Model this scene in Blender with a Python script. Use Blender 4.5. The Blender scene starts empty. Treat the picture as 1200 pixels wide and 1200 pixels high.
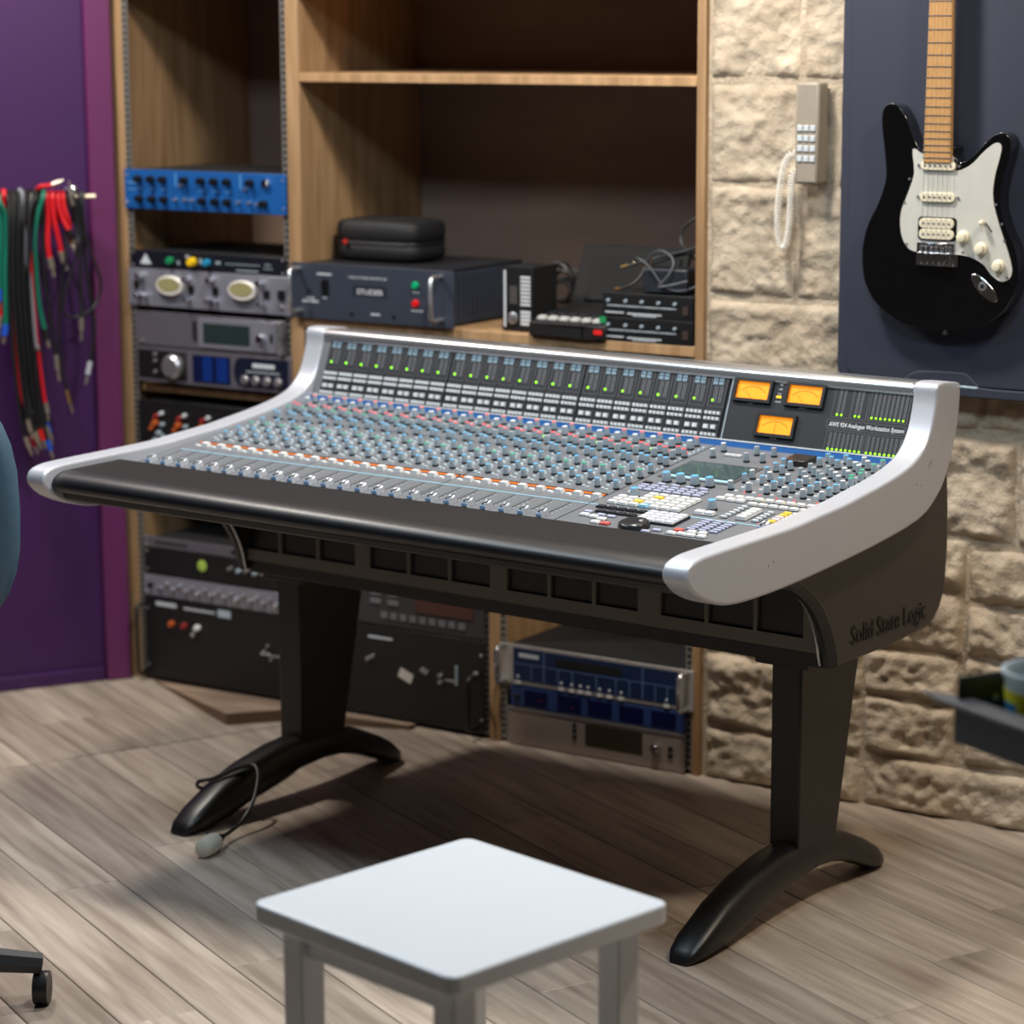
import bpy, bmesh, math, random
from mathutils import Vector, Matrix, noise
random.seed(7)
scene = bpy.context.scene
COL = scene.collection
K = 0.855

# ------------------------------------------------------------------ camera
yaw, pitch, roll = .6532, -.189, -.0045
Fv = Vector((-math.sin(yaw)*math.cos(pitch), math.cos(yaw)*math.cos(pitch), math.sin(pitch)))
r0 = Vector((math.cos(yaw), math.sin(yaw), 0)); u0 = r0.cross(Fv)
Rv = math.cos(roll)*r0 + math.sin(roll)*u0; Uv = math.cos(roll)*u0 - math.sin(roll)*r0
cam = bpy.data.cameras.new('camera'); cam.sensor_width = 36; cam.lens = 3028.57/1200*36
co = bpy.data.objects.new('camera', cam); COL.objects.link(co)
m = Matrix((Rv, Uv, -Fv)).transposed().to_4x4(); m.translation = (2.9279, -3.3222, 1.5947)
co.matrix_world = m
cam.dof.use_dof = True; cam.dof.focus_distance = 4.42; cam.dof.aperture_fstop = 3.0
cam.clip_start = .05
scene.camera = co

# ------------------------------------------------------------------ world, lamps, exposure
w = bpy.data.worlds.new('world'); scene.world = w; w.use_nodes = True
w.node_tree.nodes['Background'].inputs[0].default_value = (.05, .05, .055, 1)
w.node_tree.nodes['Background'].inputs[1].default_value = .3
scene.view_settings.view_transform = 'Standard'; scene.view_settings.look = 'None'
scene.view_settings.exposure = -0.22; scene.view_settings.gamma = 1.0
scene.view_settings.use_curve_mapping = False
CEIL = 2.45
LAMPS = [  # x, y, size, watts, colour
    (.15, .45, .20, 40, (1, .95, .88)),
    (-1.5, .25, .20, 38, (1, .93, .84)),
    (1.7, .35, .22, 26, (1, .84, .66)),
    (1.1, -.55, .45, 27, (.72, .87, 1)),
    (-.7, -.60, .45, 22, (.72, .87, 1)),
]
LAMP_NAMES = ['ceiling_lamp_console_offscreen', 'ceiling_lamp_left_offscreen', 'ceiling_lamp_right_offscreen', 'ceiling_panel_right_offscreen', 'ceiling_panel_left_offscreen']
for i, (x, y, s, p, c) in enumerate(LAMPS):
    l = bpy.data.lights.new(LAMP_NAMES[i], 'AREA'); l.shape = 'SQUARE'; l.size = s; l.energy = p; l.color = c
    o = bpy.data.objects.new(LAMP_NAMES[i], l); COL.objects.link(o); o.location = (x, y, CEIL - .01)

# ------------------------------------------------------------------ materials
def lin(c):
    return tuple(((v/255)/12.92 if v/255 <= .04045 else ((v/255+.055)/1.055)**2.4) for v in c)
MATS = {}
def mat(name, rgb, rough=.5, metal=0, var=.08, scale=30, bump=0, emit=0, coat=0, alpha=1, trans=0, bscale=None):
    if name in MATS: return MATS[name]
    mt = bpy.data.materials.new(name); mt.use_nodes = True; nt = mt.node_tree; b = nt.nodes['Principled BSDF']
    c = lin(rgb)
    tc = nt.nodes.new('ShaderNodeTexCoord')
    n = nt.nodes.new('ShaderNodeTexNoise'); n.inputs['Scale'].default_value = scale; n.inputs['Detail'].default_value = 3
    nt.links.new(tc.outputs['Object'], n.inputs['Vector'])
    mx = nt.nodes.new('ShaderNodeMix'); mx.data_type = 'RGBA'
    mx.inputs[6].default_value = tuple(v*(1-var) for v in c)+(1,); mx.inputs[7].default_value = tuple(min(1, v*(1+var)) for v in c)+(1,)
    nt.links.new(n.outputs['Fac'], mx.inputs[0]); nt.links.new(mx.outputs[2], b.inputs['Base Color'])
    b.inputs['Roughness'].default_value = rough; b.inputs['Metallic'].default_value = metal
    if coat: b.inputs['Coat Weight'].default_value = coat; b.inputs['Coat Roughness'].default_value = .05
    if emit:
        nt.links.new(mx.outputs[2], b.inputs['Emission Color']); b.inputs['Emission Strength'].default_value = emit
    if trans: b.inputs['Transmission Weight'].default_value = trans
    if alpha < 1: b.inputs['Alpha'].default_value = alpha
    if bump:
        n2 = nt.nodes.new('ShaderNodeTexNoise'); n2.inputs['Scale'].default_value = bscale or scale*4; n2.inputs['Detail'].default_value = 5
        nt.links.new(tc.outputs['Object'], n2.inputs['Vector'])
        bp = nt.nodes.new('ShaderNodeBump'); bp.inputs['Strength'].default_value = bump; bp.inputs['Distance'].default_value = .01
        nt.links.new(n2.outputs['Fac'], bp.inputs['Height']); nt.links.new(bp.outputs['Normal'], b.inputs['Normal'])
    MATS[name] = mt
    return mt

def wood(name, c1, c2, rough=.5, axis=0, stretch=14, scale=3, rnd=True, bump=.05):
    if name in MATS: return MATS[name]
    mt = bpy.data.materials.new(name); mt.use_nodes = True; nt = mt.node_tree; b = nt.nodes['Principled BSDF']
    tc = nt.nodes.new('ShaderNodeTexCoord'); mp = nt.nodes.new('ShaderNodeMapping')
    sc = [stretch]*3; sc[axis] = 1; mp.inputs['Scale'].default_value = sc
    oi = nt.nodes.new('ShaderNodeObjectInfo')
    ad = nt.nodes.new('ShaderNodeVectorMath'); ad.operation = 'ADD'
    ml = nt.nodes.new('ShaderNodeMath'); ml.operation = 'MULTIPLY'; ml.inputs[1].default_value = 37.0 if rnd else 0
    nt.links.new(oi.outputs['Random'], ml.inputs[0]); nt.links.new(tc.outputs['Object'], mp.inputs['Vector'])
    nt.links.new(mp.outputs[0], ad.inputs[0]); nt.links.new(ml.outputs[0], ad.inputs[1])
    n = nt.nodes.new('ShaderNodeTexNoise'); n.inputs['Scale'].default_value = scale; n.inputs['Detail'].default_value = 6; n.inputs['Distortion'].default_value = .25
    nt.links.new(ad.outputs[0], n.inputs['Vector'])
    cr = nt.nodes.new('ShaderNodeValToRGB'); cr.color_ramp.elements[0].position = .3; cr.color_ramp.elements[1].position = .7
    cr.color_ramp.elements[0].color = lin(c1)+(1,); cr.color_ramp.elements[1].color = lin(c2)+(1,)
    nt.links.new(n.outputs['Fac'], cr.inputs[0])
    hs = nt.nodes.new('ShaderNodeHueSaturation')
    mr = nt.nodes.new('ShaderNodeMapRange'); mr.inputs[3].default_value = .78 if rnd else 1; mr.inputs[4].default_value = 1.18 if rnd else 1
    nt.links.new(oi.outputs['Random'], mr.inputs[0]); nt.links.new(mr.outputs[0], hs.inputs['Value']); nt.links.new(cr.outputs[0], hs.inputs['Color'])
    nt.links.new(hs.outputs[0], b.inputs['Base Color']); b.inputs['Roughness'].default_value = rough
    bp = nt.nodes.new('ShaderNodeBump'); bp.inputs['Strength'].default_value = bump; bp.inputs['Distance'].default_value = .005
    nt.links.new(n.outputs['Fac'], bp.inputs['Height']); nt.links.new(bp.outputs['Normal'], b.inputs['Normal'])
    MATS[name] = mt
    return mt

def stone_mat():
    mt = bpy.data.materials.new('painted_stone'); mt.use_nodes = True; nt = mt.node_tree; b = nt.nodes['Principled BSDF']
    tc = nt.nodes.new('ShaderNodeTexCoord')
    n = nt.nodes.new('ShaderNodeTexNoise'); n.inputs['Scale'].default_value = 9; n.inputs['Detail'].default_value = 8; n.inputs['Roughness'].default_value = .65
    nt.links.new(tc.outputs['Object'], n.inputs['Vector'])
    cr = nt.nodes.new('ShaderNodeValToRGB'); e = cr.color_ramp.elements
    e[0].position = .3; e[0].color = lin((155, 138, 117))+(1,); e[1].position = .68; e[1].color = lin((210, 194, 171))+(1,)
    nt.links.new(n.outputs['Fac'], cr.inputs[0]); nt.links.new(cr.outputs[0], b.inputs['Base Color'])
    b.inputs['Roughness'].default_value = .9
    n2 = nt.nodes.new('ShaderNodeTexNoise'); n2.inputs['Scale'].default_value = 70; n2.inputs['Detail'].default_value = 7; n2.inputs['Roughness'].default_value = .6
    nt.links.new(tc.outputs['Object'], n2.inputs['Vector'])
    bp = nt.nodes.new('ShaderNodeBump'); bp.inputs['Strength'].default_value = .55; bp.inputs['Distance'].default_value = .012
    nt.links.new(n2.outputs['Fac'], bp.inputs['Height']); nt.links.new(bp.outputs['Normal'], b.inputs['Normal'])
    MATS['stone'] = mt
    return mt

def mesh_mat():     # perforated steel
    mt = bpy.data.materials.new('perforated_steel'); mt.use_nodes = True; nt = mt.node_tree; b = nt.nodes['Principled BSDF']
    tc = nt.nodes.new('ShaderNodeTexCoord'); mp = nt.nodes.new('ShaderNodeMapping'); mp.inputs['Rotation'].default_value = (0, math.radians(45), 0)
    nt.links.new(tc.outputs['Object'], mp.inputs['Vector'])
    v = nt.nodes.new('ShaderNodeTexVoronoi'); v.inputs['Scale'].default_value = 190; v.inputs['Randomness'].default_value = 0
    nt.links.new(mp.outputs[0], v.inputs['Vector'])
    cr = nt.nodes.new('ShaderNodeValToRGB'); e = cr.color_ramp.elements
    e[0].position = .22; e[0].color = (.003, .003, .003, 1); e[1].position = .30; e[1].color = lin((130, 125, 120))+(1,)
    nt.links.new(v.outputs['Distance'], cr.inputs[0]); nt.links.new(cr.outputs[0], b.inputs['Base Color'])
    b.inputs['Roughness'].default_value = .5; b.inputs['Metallic'].default_value = .3
    return mt

ALU = mat('satin_aluminium', (192, 195, 203), .36, .3, .04, 60, .02)
ALUB = mat('bright_aluminium', (205, 207, 210), .25, .85, .03, 60)
PAD = mat('black_leatherette', (27, 25, 26), .7, 0, .15, 90, .12, bscale=500)
PAD.node_tree.nodes['Principled BSDF'].inputs['Specular IOR Level'].default_value = .2
ROLL = mat('glossy_black_vinyl', (20, 21, 24), .40, 0, .1, 40, .02)
HULL = mat('charcoal_paint', (54, 50, 48), .42, 0, .06, 25, .02)
FRAME = mat('dark_grey_steel', (104, 99, 92), .45, .1, .06, 25)
BLACKP = mat('black_powder_coat', (22, 22, 24), .42, 0, .08, 40)
LEGM = mat('leg_black_steel', (22, 21, 22), .38, 0, .08, 20)
VOID = mat('deep_black', (8, 8, 9), .8)
PERF = mesh_mat()
DESK = mat('console_grey', (104, 107, 112), .42, 0, .05, 50)
DESKD = mat('console_dark_grey', (70, 73, 78), .45, 0, .05, 50)
BRIDGE = mat('bridge_charcoal', (25, 28, 34), .6, 0, .06, 40)
BLUE = mat('trim_blue', (20, 84, 150), .4)
KN = mat('knob_grey', (150, 164, 174), .4)
KBASE = mat('knob_skirt', (20, 20, 22), .5)
CAP = {'blue': mat('cap_blue', (96, 168, 214), .35), 'red': mat('cap_red', (236, 84, 84), .35), 'white': mat('cap_white', (206, 210, 212), .35),
       'green': mat('cap_green', (60, 168, 130), .35), 'grey': mat('cap_grey', (150, 158, 164), .4)}
WBTN = mat('white_button', (226, 226, 224), .35)
GBTN = mat('pale_button', (196, 202, 207), .4)
LBTN = mat('lavender_button', (172, 176, 200), .4)
YBTN = mat('yellow_button', (238, 200, 70), .4)
RBTN = mat('red_button', (214, 96, 92), .4)
BBTN = mat('dark_button', (38, 40, 44), .4)
LEDG = mat('led_green', (140, 240, 20), .4, emit=2.2, var=0)
LEDR = mat('led_red', (255, 60, 50), .4, emit=1.2, var=0)
DIG = mat('digit_blue', (128, 156, 172), .4)
LINE = mat('meter_grey', (104, 106, 110), .5)
PRINT = mat('print_white', (214, 216, 220), .5, var=0)
PRINTB = mat('print_black', (12, 11, 11), .5, var=0)
ORANGE = mat('display_orange', (214, 108, 30), .4)
VU = mat('vu_amber', (255, 142, 14), .5, emit=.95, var=.16, scale=30)
SCALE = mat('vu_ink', (90, 44, 8), .6)
LBLUE = mat('pale_blue_line', (150, 196, 216), .4)
LCD = mat('lcd_glass', (56, 72, 74), .12, 0, .25, 60)
STEEL = mat('brushed_steel', (178, 176, 180), .3, .8, .05, 40)
CHROME = mat('chrome', (220, 222, 226), .12, 1, .02)
RACKBLK = mat('rack_black', (17, 17, 19), .45)
RACKBLUE = mat('rack_blue', (16, 82, 150), .45)
RACKDB = mat('rack_dark_blue', (20, 38, 76), .4)
RACKSIL = mat('rack_silver', (150, 150, 162), .38, .5, .05)
RACKGRY = mat('rack_grey', (108, 104, 112), .42, .4, .05)
RACKTAN = mat('rack_champagne', (170, 158, 148), .38, .5, .05)
AMPG = mat('amp_slate', (50, 56, 68), .45)
PINE = wood('pine_board', (148, 114, 78), (186, 150, 110), .55, 2, 12, 3)
PLY = wood('dark_plywood', (122, 100, 87), (146, 122, 106), .6, 0, 4, 2, False)
PLANK = wood('laminate_plank', (148, 132, 118), (196, 181, 165), .40, 0, 13, 3.0)
PURPLE = mat('purple_paint', (60, 22, 78), .45, 0, .1, 3, .03)
PURPLE2 = mat('plum_paint', (98, 37, 86), .45, 0, .08, 4, .03)
STONE = stone_mat()

# ------------------------------------------------------------------ mesh builder
class MB:
    def __init__(s): s.v = []; s.f = []; s.mi = []; s.T = None
    def add(s, vs, fs, mi=0):
        o = len(s.v)
        for p in vs:
            p = Vector(p); s.v.append(s.T @ p if s.T else p)
        for f in fs: s.f.append([i+o for i in f]); s.mi.append(mi)
        return s
    def box(s, x0, x1, y0, y1, z0, z1, mi=0):
        return s.add([(x0,y0,z0),(x1,y0,z0),(x1,y1,z0),(x0,y1,z0),(x0,y0,z1),(x1,y0,z1),(x1,y1,z1),(x0,y1,z1)],
                     [(0,3,2,1),(4,5,6,7),(0,1,5,4),(1,2,6,5),(2,3,7,6),(3,0,4,7)], mi)
    def key(s, x, y, z, a, b, h, mi=0, t=.8):      # tapered button
        v = [(x-a,y-b,z),(x+a,y-b,z),(x+a,y+b,z),(x-a,y+b,z)]+[(x-a*t,y-b*t,z+h),(x+a*t,y-b*t,z+h),(x+a*t,y+b*t,z+h),(x-a*t,y+b*t,z+h)]
        return s.add(v, [(4,5,6,7),(0,1,5,4),(1,2,6,5),(2,3,7,6),(3,0,4,7),(0,3,2,1)], mi)
    def prism(s, pts, a, b, axis='x', mi=0):
        n = len(pts)
        def P(p, t): return {'x': (t, p[0], p[1]), 'y': (p[0], t, p[1]), 'z': (p[0], p[1], t)}[axis]
        return s.add([P(p, a) for p in pts]+[P(p, b) for p in pts],
                     [list(range(n))[::-1], list(range(n, 2*n))]+[(i, (i+1) % n, (i+1) % n+n, i+n) for i in range(n)], mi)
    def lathe(s, prof, n=16, c=(0,0,0), axis='z', mi=0, mis=None):
        c = Vector(c); vs = []; fs = []; ms = []
        def P(r, a, h):
            x, y = r*math.cos(a), r*math.sin(a)
            return c + Vector({'z': (x, y, h), 'y': (x, h, y), 'x': (h, x, y)}[axis])
        for r, h in prof: vs += [P(r, 2*math.pi*k/n, h) for k in range(n)]
        o = len(s.v)
        for i in range(len(prof)-1):
            q = [(i*n+k, i*n+(k+1) % n, (i+1)*n+(k+1) % n, (i+1)*n+k) for k in range(n)]
            s.add([], [], 0); fs += q; ms += [mis[i] if mis else mi]*n
        fs += [tuple(range(n))[::-1], tuple(range((len(prof)-1)*n, len(prof)*n))]; ms += [mis[0] if mis else mi, mis[-1] if mis else mi]
        for p in vs: s.v.append(s.T @ p if s.T else p)
        for f, q in zip(fs, ms): s.f.append([i+o for i in f]); s.mi.append(q)
        return s
    def cyl(s, c, r, h, axis='z', n=14, mi=0, r2=None):
        return s.lathe([(r, 0), (r if r2 is None else r2, h)], n, c, axis, mi)
    def tube(s, pts, r, n=7, mi=0, closed=False):
        pts = [Vector(p) for p in pts]; N = len(pts); rings = []
        up = Vector((0, 0, 1)); prev = None
        for i, p in enumerate(pts):
            a = pts[max(i-1, 0)]; b = pts[min(i+1, N-1)]; t = (b-a).normalized()
            if prev is None:
                x = t.cross(up);  x = x if x.length > .05 else t.cross(Vector((1, 0, 0)))
            else: x = prev - t*prev.dot(t)
            x.normalize(); prev = x; y = t.cross(x)
            rr = r[i] if isinstance(r, (list, tuple)) else r
            rings.append([p+rr*(math.cos(2*math.pi*k/n)*x+math.sin(2*math.pi*k/n)*y) for k in range(n)])
        vs = [q for g in rings for q in g]
        fs = [(i*n+k, i*n+(k+1) % n, (i+1)*n+(k+1) % n, (i+1)*n+k) for i in range(N-1) for k in range(n)]
        fs += [tuple(range(n))[::-1], tuple(range((N-1)*n, N*n))]
        return s.add(vs, fs, mi)
    def ell(s, c, rx, ry, rz, n=16, m=9, mi=0, p=1.0):
        prof = []
        vs = []; fs = []
        sg = lambda v: math.copysign(abs(v)**p, v)
        for i in range(m+1):
            th = math.pi*i/m
            for k in range(n):
                a = 2*math.pi*k/n
                vs.append((c[0]+rx*sg(math.sin(th))*sg(math.cos(a)), c[1]+ry*sg(math.sin(th))*sg(math.sin(a)), c[2]+rz*sg(math.cos(th))))
        for i in range(m):
            for k in range(n): fs.append((i*n+k, i*n+(k+1) % n, (i+1)*n+(k+1) % n, (i+1)*n+k))
        return s.add(vs, fs, mi)
    def mesh(s, name, mats, smooth=False, angle=35):
        me = bpy.data.meshes.new(name); me.from_pydata(s.v, [], s.f)
        for q in mats: me.materials.append(q)
        for p, i in zip(me.polygons, s.mi): p.material_index = i
        b = bmesh.new(); b.from_mesh(me); bmesh.ops.remove_doubles(b, verts=b.verts, dist=1e-6); bmesh.ops.recalc_face_normals(b, faces=b.faces); b.to_mesh(me); b.free()
        if smooth:
            for p in me.polygons: p.use_smooth = True
            me.set_sharp_from_angle(angle=math.radians(angle))
        me.update()
        return me
    def build(s, name, mats, parent=None, loc=(0,0,0), rot=(0,0,0), smooth=False, bevel=0, seg=2, angle=35):
        if not isinstance(mats, (list, tuple)): mats = [mats]
        return put(name, s.mesh(name, mats, smooth or bevel > 0, angle), parent, loc, rot, bevel, seg)

def put(name, me, parent=None, loc=(0,0,0), rot=(0,0,0), bevel=0, seg=2):
    o = bpy.data.objects.new(name, me); COL.objects.link(o); o.parent = parent; o.location = loc; o.rotation_euler = rot
    if bevel:
        bv = o.modifiers.new('edge', 'BEVEL'); bv.width = bevel; bv.segments = seg; bv.limit_method = 'ANGLE'; bv.angle_limit = math.radians(40); bv.harden_normals = False
    return o
def tag(o, label=None, cat=None, group=None, kind=None):
    if label: o['label'] = label
    if cat: o['category'] = cat
    if group: o['group'] = group
    if kind: o['kind'] = kind
    return o
def empty(name, loc=(0,0,0), rz=0, label=None, cat=None, group=None):
    o = bpy.data.objects.new(name, None); COL.objects.link(o); o.location = loc; o.rotation_euler = (0, 0, rz); o.empty_display_size = .05
    return tag(o, label, cat, group)
def text(body, size, mt, parent, loc, rot, shear=0, width=None, name='lettering', align='LEFT', ext=.0004, bold=0):
    cu = bpy.data.curves.new(name, 'FONT'); cu.body = body; cu.size = size; cu.extrude = ext; cu.shear = shear; cu.resolution_u = 3; cu.offset = bold
    t = bpy.data.objects.new('text_source', cu); COL.objects.link(t)
    me = bpy.data.meshes.new_from_object(t.evaluated_get(bpy.context.evaluated_depsgraph_get())); bpy.data.objects.remove(t); bpy.data.curves.remove(cu)
    xs = [v.co.x for v in me.vertices]; x0, x1 = min(xs), max(xs); k = width/(x1-x0) if width else 1
    for v in me.vertices: v.co.x = (v.co.x-x0)*k-(0 if align == 'LEFT' else (x1-x0)*k/2)
    me.name = name; me.materials.clear(); me.materials.append(mt)
    return tag(put(name, me, parent, loc, rot), kind='stuff')
def smooth_path(pts, n=6, closed=False):
    P = [Vector(p) for p in pts]; out = []; N = len(P)
    rng = range(N) if closed else range(N-1)
    for i in rng:
        if closed: a, b, c, d = P[i-1], P[i], P[(i+1) % N], P[(i+2) % N]
        else: a, b, c, d = P[max(i-1, 0)], P[i], P[i+1], P[min(i+2, N-1)]
        for k in range(n):
            t = k/n
            out.append(.5*((2*b)+(c-a)*t+(2*a-5*b+4*c-d)*t*t+(3*b-a-3*c+d)*t**3))
    if not closed: out.append(P[-1])
    return out
import numpy as np
def resample(pts, h):
    P = [Vector(p) for p in pts]; acc = [0.0]
    for a, b_ in zip(P[:-1], P[1:]): acc.append(acc[-1]+(b_-a).length)
    n = max(2, int(round(acc[-1]/h))); out = []; k = 0
    for q in range(n+1):
        d = acc[-1]*q/n
        while k < len(acc)-2 and acc[k+1] < d: k += 1
        out.append(P[k].lerp(P[k+1], (d-acc[k])/max(1e-9, acc[k+1]-acc[k])))
    return out
def relax(chains, radii, obstacles, iters=420, seed=5):
    """let loose cables settle against each other and against solid things, none passing through another"""
    rng = np.random.default_rng(seed)
    P = np.array([tuple(p) for c in chains for p in c]); R = np.array([r for c in radii for r in c])
    cid = np.concatenate([[i]*len(c) for i, c in enumerate(chains)]); P += rng.normal(0, 2e-4, P.shape); P0 = P.copy()
    inner = np.zeros(len(P), bool); inner[1:-1] = (cid[1:-1] == cid[:-2]) & (cid[1:-1] == cid[2:]); I = np.where(inner)[0]
    for it in range(iters):
        if it % 10 == 0:
            a_, b_ = [], []
            for q in range(0, len(P), 256):
                d2 = ((P[q:q+256, None]-P[None])**2).sum(2); x, y = np.where(d2 < .024**2); x = x+q; m_ = (x < y) & (cid[x] != cid[y]); a_.append(x[m_]); b_.append(y[m_])
            a_ = np.concatenate(a_); b_ = np.concatenate(b_)
        if it < iters*.6:
            P += .015*(P0-P); P[I] += .22*(.5*(P[I-1]+P[I+1])-P[I])
        elif it < iters-90: P[I] += .06*(.5*(P[I-1]+P[I+1])-P[I])
        d = P[a_]-P[b_]; L = np.linalg.norm(d, axis=1)+1e-9; pen = R[a_]+R[b_]+.0011-L; h = pen > 0
        mv = (d[h]/L[h, None])*(pen[h, None]*.5); D = np.zeros_like(P); C = np.zeros(len(P))
        np.add.at(D, a_[h], mv); np.add.at(D, b_[h], -mv); np.add.at(C, a_[h], 1); np.add.at(C, b_[h], 1)
        P += D/np.maximum(1, C*.5)[:, None]
        for f in obstacles: f(P, R)
    out = []; k = 0
    for c in chains: out.append([Vector(v) for v in P[k:k+len(c)]]); k += len(c)
    return out
PI = math.pi
# wall frame: s along the back wall, off into the wall, z up
A = .07; WE = Vector((math.cos(A), math.sin(A), 0)); WN = Vector((-math.sin(A), math.cos(A), 0)); WO = Vector((0, 1.1414, 0))
def wp(s, off, z): return WO + s*WE + off*WN + Vector((0, 0, z))

# ------------------------------------------------------------------ the setting
def structure(o): o['kind'] = 'structure'; return o
fl = structure(MB().box(-4.6, 4.2, -4.8, 1.9, -.08, -.012).build('floor', mat('subfloor', (70, 60, 54), .8)))
PA = math.radians(-22.5); ca, sa = math.cos(PA), math.sin(PA)
PW, PL = .13, 1.2
plank_meshes = {}
def plank_mesh(L):
    k = round(L, 3)
    if k not in plank_meshes:
        b = MB(); g = .0009; c = .0015
        x0, x1, y0, y1 = g, L-g, g, PW-g
        b.add([(x0,y0,-.012),(x1,y0,-.012),(x1,y1,-.012),(x0,y1,-.012),(x0,y0,-c),(x1,y0,-c),(x1,y1,-c),(x0,y1,-c),(x0+c,y0+c,0),(x1-c,y0+c,0),(x1-c,y1-c,0),(x0+c,y1-c,0)],
              [(8,9,10,11),(4,5,9,8),(5,6,10,9),(6,7,11,10),(7,4,8,11),(0,1,5,4),(1,2,6,5),(2,3,7,6),(3,0,4,7)])
        plank_meshes[k] = b.mesh('plank', [PLANK])
    return plank_meshes[k]
SEAM = -1.255
for j in range(-20, 22):
    b0 = j*PW
    off = ((j*0.437) % 1)*PL
    segs = [(SEAM+.003, SEAM+off if off > .25 else SEAM+off+PL)]
    while segs[-1][1] < 3.2: segs.append((segs[-1][1], segs[-1][1]+PL))
    q = ((j*0.618) % 1)*PL+.3
    segs += [(SEAM-.003-q, SEAM-.003), (SEAM-.003-q-PL, SEAM-.003-q)]
    for a0, a1 in segs:
        am = (a0+a1)/2; bm_ = b0+PW/2
        x, y = am*ca-bm_*sa, am*sa+bm_*ca
        if not (-2.6 < x < 2.7 and -1.7 < y < 1.45): continue
        xs, ys = a0*ca-b0*sa, a0*sa+b0*ca
        put('plank', plank_mesh(a1-a0), fl, (xs, ys, 0), (0, 0, PA))

wb = structure(MB().box(.012, 3.6, .0135, .5, -.05, CEIL).box(-2.4, .012, .52, .62, -.05, CEIL).box(-2.4, .012, .0, .52, 1.68, CEIL).build('wall_back', STONE, None, WO, (0, 0, A)))
stones = [(.02,.20,0,.108),(.206,.383,0,.10),(.392,.76,0,.11),(.77,1.05,0,.12),(1.06,1.40,0,.115),
 (.022,.21,.122,.275),(.22,.383,.112,.226),(.39,.592,.118,.231),(.61,.845,.122,.172),(.855,1.2,.13,.24),
 (.608,.85,.182,.335),(.86,1.2,.25,.36),(.22,.383,.236,.33),(.39,.592,.241,.332),
 (.02,.20,.287,.44),(.21,.383,.342,.46),(.39,.60,.344,.462),(.61,.86,.345,.444),(.87,1.25,.37,.45),
 (.02,.25,.452,.578),(.26,.383,.472,.578),(.39,.603,.472,.576),(.612,.9,.458,.56),(.91,1.3,.462,.565),
 (.02,.25,.59,.785),(.26,.53,.59,.785),(.54,.70,.582,.777),(.712,.98,.58,.785),(.99,1.35,.58,.785),
 (.02,.33,.80,1.022),(.34,.62,.80,1.022),(.63,1.0,.80,1.022),(1.01,1.4,.80,1.022),
 (.02,.212,1.036,1.253),(.222,.50,1.036,1.253),(.51,.85,1.036,1.253),(.86,1.25,1.036,1.253),
 (.02,.30,1.264,1.46),(.31,.60,1.264,1.46),(.61,1.0,1.264,1.46),(1.01,1.4,1.264,1.46),
 (.02,.22,1.475,1.69),(.23,.55,1.475,1.69),(.56,.90,1.475,1.69),(.91,1.3,1.475,1.69),
 (.02,.30,1.70,1.9),(.31,.7,1.70,1.9),(.71,1.1,1.70,1.9)]
for si, (s0, s1, z0, z1) in enumerate(stones):
    W, H = s1-s0, z1-z0; nx, nz = max(6, int(W/.006)), max(6, int(H/.006)); b = MB(); seed = si*3.7
    smoothup = .62 if z0 > .78 else 1.0
    vs = []
    for j in range(nz+1):
        for i in range(nx+1):
            u, v = i/nx, j/nz; x, z = u*W, v*H
            wob = .006*noise.noise(Vector((x*14+seed, z*14, 1)))
            xx = x + (wob if 0 < i < nx else .6*wob); zz = z + .006*noise.noise(Vector((x*11, z*11+seed, 5)))
            e = min(x, W-x, z, H-z); prof = min(1, e/.016); prof = math.sin(prof*PI/2)**.8
            d = (.010 if z0 < .78 else .0065) + .012*noise.fractal(Vector((x*9+seed, z*12, 2.)), .85, 2.1, 6)*smoothup*1.2 + .009*abs(noise.noise(Vector((x*22, z*26+seed, 9))))*smoothup
            d += .0035*noise.noise(Vector((x*60+seed, z*60, 3)))
            vs.append((xx, .0138-max(.0015, d)*prof, zz))
    fs = [(j*(nx+1)+i, j*(nx+1)+i+1, (j+1)*(nx+1)+i+1, (j+1)*(nx+1)+i) for j in range(nz) for i in range(nx)]
    b.add(vs, fs)
    me = bpy.data.meshes.new('stone'); me.from_pydata(b.v, [], b.f); me.materials.append(STONE)
    for p in me.polygons: p.use_smooth = True
    put('stone', me, wb, (s0, 0, z0))

PO = Vector((-1.613, .982, 0)); PDv = Vector((-.459, -.8884, 0)); PNv = Vector((.8884, -.459, 0))
prz = math.atan2(PDv.y, PDv.x)      # local x runs along the purple wall, local +y points into the room after mirroring
def pp(u, off, z): return PO + u*PDv + off*PNv + Vector((0, 0, z))
def pbox(name, u0, u1, o0, o1, z0, z1, mt, parent=None, bevel=0):
    b = MB(); P = [pp(u, o, z) for z in (z0, z1) for (u, o) in ((u0, o0), (u1, o0), (u1, o1), (u0, o1))]
    b.add(P, [(0,3,2,1),(4,5,6,7),(0,1,5,4),(1,2,6,5),(2,3,7,6),(3,0,4,7)])
    return b.build(name, mt, parent, bevel=bevel)
structure(pbox('wall_left', -.05, 6.5, -.12, 0, -.02, CEIL, PURPLE))
structure(pbox('trim_1', -.047, .014, .0, .022, 0, CEIL, PURPLE2, bevel=.003))
structure(pbox('baseboard_left', .016, 6.4, 0, .014, 0, .035, PURPLE, bevel=.004))
WALLW = mat('studio_grey_wall', (112, 104, 98), .8, 0, .04, 3)
structure(MB().box(4.05, 4.2, -4.8, 1.9, 0, CEIL).build('wall_right', WALLW))
structure(MB().box(-4.6, 4.2, -4.8, -4.65, 0, CEIL).build('wall_front', WALLW))
structure(MB().box(-4.6, 4.2, -4.8, 1.9, CEIL, CEIL+.1).build('ceiling', WALLW))

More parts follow.
